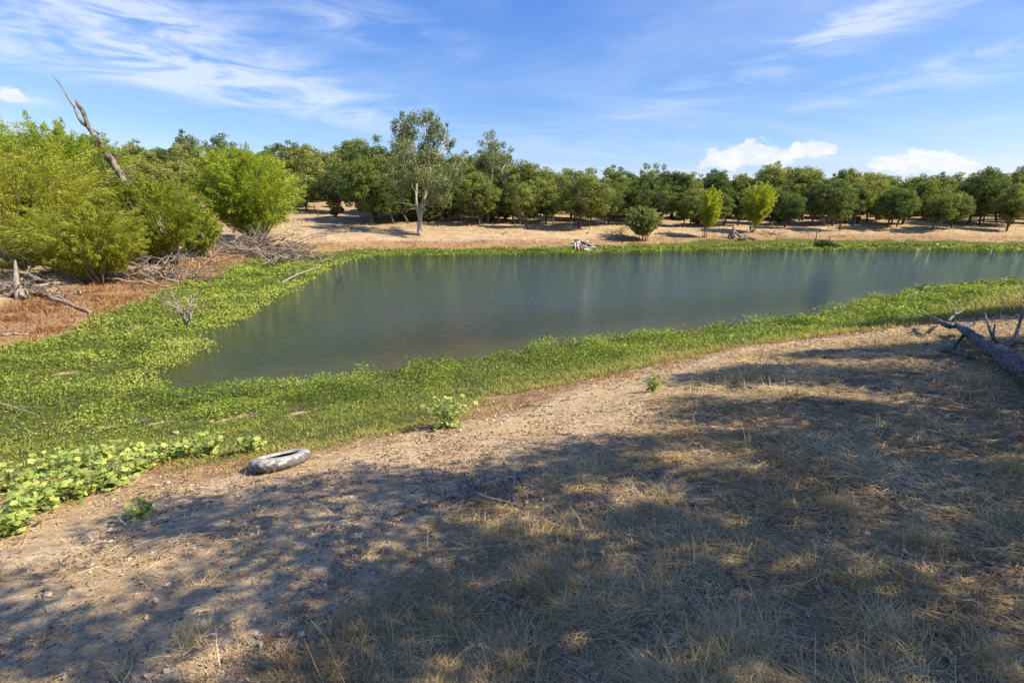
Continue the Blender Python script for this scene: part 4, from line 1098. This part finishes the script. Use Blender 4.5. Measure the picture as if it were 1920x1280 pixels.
# ------------------------------------------------------------------ tyre
def tyre():
    c = hit(521, 876); dx = hit(560, 866)-hit(480, 880)
    t = thing('tyre', tuple(c), 'worn grey tyre lying flat on the sand at the edge of the green belt', 'tyre')
    n = 96
    def ring(profile, name, mat, tread=False):
        v = []
        for i in range(n):
            a = 2*math.pi*i/n
            for k, (r, z) in enumerate(profile):
                rr = r
                if tread and 0 < k < len(profile)-1: rr += .012 if (i//2+(k//2)) % 2 else 0
                sag = .02*math.sin(a*1+.8)*(z/.2)+.012*math.sin(2*a+1)
                v.append((rr*math.cos(a), rr*math.sin(a)*.97, z+sag*(z/.2)))
        m = len(profile); q = []
        for i in range(n):
            j = (i+1) % n
            for k in range(m-1): q.append((i*m+k, j*m+k, j*m+k+1, i*m+k+1))
        me = mesh_np(name, np.array(v), np.array(q), smooth_sh=not tread); me.materials.append(mat)
        return obj(name, me, None, t)
    m1, T = new_mat('weathered_rubber')
    co = T.node('ShaderNodeTexCoord').outputs['Object']
    nn = T.noise(T.mapping(co, (1, 1, 1.5)), 9, 6, .65, .6); n2 = T.noise(co, 60, 4, .6)
    zz = T.node('ShaderNodeSeparateXYZ', {0: co}).outputs[2]; cc = T.mix(T.ramp(T.m('ADD', nn, T.m('MULTIPLY', zz, 1.6)), .70, .80), (.12, .112, .108), (.46, .42, .37)); cc = T.mix(T.m('MULTIPLY', T.ramp(n2, .5, .7), .5), cc, (.10, .09, .085))
    b = T.node('ShaderNodeBump', {'Height': n2, 'Strength': .5, 'Distance': .005})
    p = T.node('ShaderNodeBsdfPrincipled', {'Base Color': cc, 'Roughness': .85, 'Normal': b.outputs[0]}); T.node('ShaderNodeOutputMaterial', {0: p.outputs[0]})
    m2 = plain_mat('dusty_rubber', (.35, .33, .30), .85, .3, 9)
    ring([(.225, .155), (.235, .185), (.27, .203), (.32, .20), (.355, .180)], 'upper_sidewall', m2)
    ring([(.355, .180), (.372, .155), (.38, .125), (.383, .095), (.38, .065), (.372, .035), (.355, .012)], 'tread', m1, True)
    ring([(.355, .012), (.32, -.006), (.27, -.004), (.235, .01), (.225, .035)], 'lower_sidewall', m2)
    ring([(.222, .035), (.29, .05), (.335, .1), (.29, .15), (.222, .155)], 'inner_lining', M['dark_inner'])
    # lie along the slope
    e = .3
    gx = (ground(c[0]+e, c[1])-ground(c[0]-e, c[1]))/(2*e); gy = (ground(c[0], c[1]+e)-ground(c[0], c[1]-e))/(2*e)
    N = Vector((-gx-.02, -gy+.10, 1)).normalized()
    t.rotation_euler = N.to_track_quat('Z', 'Y').to_euler(); t.location = (c[0], c[1]+.1, ground(c[0], c[1]+.1)+.0); t.scale = (1, 1, .70)
    return t
tyre()

# ------------------------------------------------------------------ big-leaved weeds
def leaf_shape(seed):
    r = np.random.default_rng(seed); n = 12
    a = np.linspace(0, 2*math.pi, n, endpoint=False)
    rad = 1+.16*np.cos(5*a)+.05*r.normal(size=n); rad[n//2] *= .55
    x = np.cos(a)*rad+.55; y = np.sin(a)*rad; z = -.16*(y**2)+.10*np.cos(3*a)*.6-.10*(x-.6)**2
    v = np.concatenate([[[.35, 0, 0]], np.stack([x, y, z], 1)])
    j = np.arange(n); tr = np.stack([np.zeros(n, int), 1+j, 1+(j+1) % n], 1)
    me = mesh_np('mallow_leaf', v, None, tr, rnd=np.full(n+1, .5)+np.r_[0, .35*np.ones(n)]*r.choice([-1, 1]), smooth_sh=False); me.materials.append(M['mallow'])
    return me
LEAF = [leaf_shape(i) for i in range(5)]
def weed_plant(px, py, w, h, n, leaf, label, group=None):
    c = hit(px, py); dep = c[1]/pix_dir(px, py)[1]; W = w/960*dep/2; H_ = h/960*dep
    t = thing('broadleaf_weed', tuple(c), label, 'plant', group)
    mb = MB()
    ns = max(4, n//6); stems = []
    for i in range(ns):
        a = rng.random()*6.28; f = rng.random()**.6
        e = np.array([math.cos(a)*W*.8*f, math.sin(a)*W*.8*f, H_*(1-.45*f*f)*(.75+.25*rng.random())])
        z = ground(c[0]+e[0], c[1]+e[1])-c[2]; e[2] += z
        p = wobble((0, 0, -.02), e, 6, .08, -.05); stems.append(p); mb.tube(p, np.linspace(.007, .003, 6), 4, cap=False)
    for i in range(n):
        s = stems[i % ns]; k = rng.integers(1, 6); p = s[k]+rng.normal(size=3)*.3*leaf
        q = p + rng.normal(size=3)*np.array([W*.25, W*.25, H_*.12]); q[2] += .02
        gz = ground(c[0]+q[0], c[1]+q[1])-c[2]; q[2] = max(q[2], gz+.04)
        mb.tube(np.array([p, (p+q)/2+[0, 0, .01], q]), [.003, .002, .0015], 3, cap=False)
        o = bpy.data.objects.new('leaf', LEAF[int(rng.integers(0, 5))]); col.objects.link(o); o.parent = t; o.location = q
        s_ = leaf*(.6+.7*rng.random()); o.scale = (s_, s_, s_)
        o.rotation_euler = (rng.normal()*.38, rng.normal()*.38-.15, rng.random()*6.28)
    mb.build('stems', M['green_stem'], t)
    return t
G = 'broad leaved weeds in the big patch at the left edge'
patch = [(20, 1005, 110, 80, 60, 'nearest broad leaved weed of the left patch, in its bottom corner'), (75, 960, 130, 85, 64, 'broad leaved weed of the left patch leaning over the shaded sand'),
         (20, 925, 110, 70, 50, 'broad leaved weed at the photo edge halfway up the left patch'), (150, 935, 130, 75, 60, 'low front broad leaved weed in the middle of the left patch'), (95, 900, 110, 60, 50, 'broad leaved weed at the back of the left patch near the photo edge'),
         (210, 915, 120, 75, 60, 'front broad leaved weed of the left patch over bare rust coloured ground'), (150, 885, 110, 55, 46, 'broad leaved weed at the back of the left patch, middle'), (260, 890, 100, 60, 50, 'broad leaved weed near the right end of the left patch'),
         (215, 868, 100, 50, 42, 'broad leaved weed at the back of the left patch, right of its middle'), (310, 865, 90, 45, 40, 'broad leaved weed closing the dense left patch at its right end'), (350, 850, 70, 30, 26, 'low broad leaved weed between the patch and the bright weed by the tyre'),
         (270, 862, 70, 36, 28, 'small broad leaved weed at the back right of the left patch')]
for px, py, w, h, n, lab in patch: weed_plant(px, py-4, w, h*.75, int(n*2.7), .038, lab, G)
weed_plant(393, 852, 90, 48, 80, .042, 'bright broad leaved weed standing in the grass left of the tyre')
weed_plant(478, 848, 80, 42, 46, .042, 'loose broad leaved weed just behind the tyre')
weed_plant(838, 802, 110, 62, 170, .036, 'bushy broad leaved weed on the sand edge at centre')
weed_plant(1222, 734, 46, 32, 60, .034, 'small leafy weed alone on the sunlit sand right of centre')
weed_plant(265, 970, 56, 44, 44, .028, 'small sparse weed alone on the sand in front of the left patch')

# ------------------------------------------------------------------ dry tufts
def tuft(px, py, w, h, n, label, tone=.6):
    c = hit(px, py); dep = c[1]/pix_dir(px, py)[1]; W = w/960*dep/2; H_ = h/960*dep
    x = rng.normal(size=n)*W*.38; y = rng.normal(size=n)*W*.38
    z = Hz(x+c[0], y+c[1])-c[2]
    L = H_*(.4+.7*rng.random(n)**1.5); Wd = np.full(n, .0012+.0003*dep)
    v, q, m = blades(x, y, z-.01, L, Wd, np.abs(rng.normal(size=n))*.6, .12+.35*rng.random(n), 4)
    me = mesh_np('grass_tuft', v, q, rnd=np.repeat(np.clip(tone+.35*(rng.random(n)-.5), 0, 1), m)); me.materials.append(M['straw'])
    o = obj('grass_tuft', me, None, None, tuple(c)); tag(o, label, 'grass tuft', 'tufts of dry grass on the near bank')
tuft(1390, 712, 130, 38, 420, 'sunlit tuft of tall dry grass in the bright notch of the shade')
tuft(1570, 955, 110, 48, 500, 'brownish dry tuft in the shade below right of centre')
tuft(1885, 880, 90, 44, 420, 'dry tuft at the right photo edge below the fallen trunk')
tuft(1655, 1180, 150, 70, 520, 'sunlit flattened tuft in the lower right foreground', .75)
tuft(1010, 1100, 140, 80, 380, 'tall thin dry tuft in the centre foreground shade', .5)
tuft(1870, 1250, 160, 70, 520, 'thick tuft in the bottom right corner')
tuft(1330, 1240, 200, 90, 620, 'wide pale tuft at the bottom edge right of centre')
tuft(640, 1170, 100, 60, 160, 'thin straws standing in the shade at lower left of centre')
tuft(350, 1200, 120, 60, 120, 'few thin straws at the lower left on the sand')
tuft(1240, 930, 70, 34, 160, 'small sunlit tuft left of the brownish tuft')
tuft(950, 1240, 160, 80, 420, 'dense straw tuft at the bottom edge, centre')
tuft(1750, 1020, 120, 44, 380, 'low tuft in the shade at right, between the brownish tuft and the corner')
tuft(1840, 720, 100, 40, 300, 'dry tuft growing against the fallen trunk')
tuft(1480, 830, 80, 24, 200, 'low tuft at the lit patch above right of centre')

# a few stones and clods
def stones():
    L = [(315, 905, .035), (1250, 890, .03), (1110, 1030, .025), (870, 1050, .03), (90, 1115, .03), (600, 905, .02), (330, 812, .05), (1450, 870, .02), (700, 1075, .02)]
    labs = ['pale clod at the edge of the left weed patch', 'small pale stone in the shade at centre right', 'small stone in the foreground straw', 'small stone in the centre foreground shade', 'small stone on the lit sand at the lower left',
            'tiny stone right of the tyre', 'pale clod half hidden in grass left of the tyre', 'tiny stone in the shade at right', 'tiny stone in the shade below the forked branch']
    for (px, py, r), lab in zip(L, labs):
        c = hit(px, py); n = 10; m = 6; v = []
        ph = rng.random(3)*6
        for i in range(m+1):
            f = math.pi*i/m
            for j in range(n):
                a = 2*math.pi*j/n; k = 1+.18*math.sin(2*a+ph[0])+.12*math.sin(3*f+ph[1]+a)
                v.append((r*k*math.sin(f)*math.cos(a)*1.3, r*k*math.sin(f)*math.sin(a), r*.7*k*math.cos(f)+r*.2))
        q = [(i*n+j, i*n+(j+1) % n, (i+1)*n+(j+1) % n, (i+1)*n+j) for i in range(m) for j in range(n)]
        me = mesh_np('stone', np.array(v), np.array(q), smooth_sh=True); me.materials.append(M['stone'])
        tag(obj('stone', me, None, None, tuple(c)), lab, 'stone', 'loose stones and clods')
stones()

# ------------------------------------------------------------------ boat, junk and fence on the far bank
def bx(cx, cy, cz, sx, sy, sz, rot=0):
    v = np.array([[x*sx/2, y*sy/2, z*sz/2] for x in (-1, 1) for y in (-1, 1) for z in (-1, 1)])
    c, s = math.cos(rot), math.sin(rot); v = np.stack([v[:, 0]*c-v[:, 2]*s, v[:, 1], v[:, 0]*s+v[:, 2]*c], 1)+np.array([cx, cy, cz])
    q = np.array([[0, 1, 3, 2], [4, 6, 7, 5], [0, 4, 5, 1], [2, 3, 7, 6], [0, 2, 6, 4], [1, 5, 7, 3]])
    return v, q
def part_box(name, mat, parent, *a, **k):
    v, q = bx(*a, **k); me = mesh_np(name, v, q); me.materials.append(M[mat]); return obj(name, me, None, parent)
def boat():
    c = hit(1105, 472); c[2] = max(c[2], .0)
    t = thing('rowing_boat', (c[0], c[1]+.2, c[2]+.02), 'small green and white rowing boat pulled up bow first at the far water edge', 'boat', None, .18)
    n = 15; L = 2.9; st = []
    for i in range(n):
        f = i/(n-1); w = .62*(1-f**2.6)**.8+.02; h = .42+.42*f**2; keel = .02+.34*f**3
        st.append([(-w, f*L, h), (-w*.86, f*L, keel+.16), (-w*.5, f*L, keel+.03), (0, f*L, keel), (w*.5, f*L, keel+.03), (w*.86, f*L, keel+.16), (w, f*L, h)])
    v = np.array(st).reshape(-1, 3); m = 7
    q = np.array([(i*m+k, i*m+k+1, (i+1)*m+k+1, (i+1)*m+k) for i in range(n-1) for k in range(m-1)])
    q2 = np.array([(0, 1, 5, 6), (1, 2, 4, 5)]); tr = np.array([(2, 3, 4)])
    me = mesh_np('hull', v, np.concatenate([q, q2]), tr, smooth_sh=False); me.materials.append(M['boat_green']); obj('hull', me, None, t)
    vi = v*np.array([.94, .98, 1])+np.array([0, .03, .03]); vi[:, 2] = np.minimum(vi[:, 2], np.repeat([s[0][2] for s in st], m)-.01)
    me = mesh_np('inner_hull', vi, q, smooth_sh=False); me.materials.append(M['dark_inner']); obj('inner_hull', me, None, t)
    mb = MB()
    for s in (0, 6): mb.tube(v.reshape(n, m, 3)[:, s]+np.array([0, 0, .02]), np.full(n, .035), 6)
    mb.tube(np.array([st[0][0], (0, 0, .40), st[0][6]]), [.035]*3, 6); mb.build('gunwale', M['white_paint'], t)
    part_box('seat', 'white_paint', t, 0, .7, .34, .98, .25, .04); part_box('seat', 'white_paint', t, 0, 1.6, .38, .84, .22, .04)
boat()
def junk():
    c = hit(1086, 472)
    t = thing('plank_heap', tuple(c), 'small heap of leaning rusty and white boards beside the rowing boat', 'debris')
    for i in range(9):
        v, q = bx(-.45+.11*i, rng.normal()*.15, .35, .08+.06*rng.random(), .05, .9+.3*rng.random(), rot=rng.normal()*.6)
        v[:, 2] = np.maximum(v[:, 2], -.05)
        me = mesh_np('board', v, q); me.materials.append(M['rust' if i % 3 else 'white_paint']); obj('board', me, None, t)
    part_box('drum', 'dark_inner', t, .35, .3, .35, .4, .4, .7)
    c = hit(1082, 458); t = thing('cool_box', tuple(c), 'small white box with a blue lid on the sand behind the rowing boat', 'box')
    part_box('body', 'white_paint', t, 0, 0, .2, .55, .4, .4); part_box('lid', 'blue_lid', t, 0, 0, .45, .6, .44, .09)
    c = hit(1099, 454); t = thing('marker_post', tuple(c), 'thin whitish post with a dark cap above the rowing boat', 'post')
    mb = MB(); mb.tube(wobble((0, 0, -.1), (.1, 0, .95), 5, .03), [.04]*5, 6); mb.build('pole', M['white_paint'], t); part_box('cap', 'dark_inner', t, .1, 0, 1.0, .24, .16, .12)
    part_box('foot', 'white_paint', t, .05, 0, .06, .35, .3, .12)
    # pale plank right of the boat
    poly_branch('plank', 'pale plank lying in the green belt right of the rowing boat', 'plank', [(1115, 463), (1125, 465), (1138, 468)], .08, .05, 'dead_wood', [.15, .12, .08])
    c = hit(652, 430); t = thing('flat_rubbish', tuple(c), 'low grey flat object on the sand left of the eucalyptus', 'debris'); part_box('slab', 'white_paint', t, 0, 0, .08, .6, .5, .1); part_box('slab', 'dark_inner', t, .35, .1, .15, .35, .4, .14)
junk()
def fence():
    xs = [(965, 428), (1018, 432), (1070, 434), (975, 424), (1105, 430), (597, 408), (590, 398)]
    labs = ['left of the sapling below the second eucalyptus', 'on the sand edge right of the second eucalyptus', 'just left of the pale trunked oak', 'close behind the leftmost post', 'right of the pale trunked oak', 'on the open slope right of the round willow', 'second on the open slope right of the round willow']
    for (px, py), lab in zip(xs, labs):
        c = hit(px, py); mb = MB(); mb.tube(wobble((0, 0, -.2), (rng.normal()*.03, 0, 1.25), 4, .01), [.055, .05, .05, .045], 6)
        o = mb.build('fence_post', M['post']); o.location = tuple(c); tag(o, 'thin dark wooden fence post ' + lab, 'fence post', 'fence posts on the far bank')
fence()
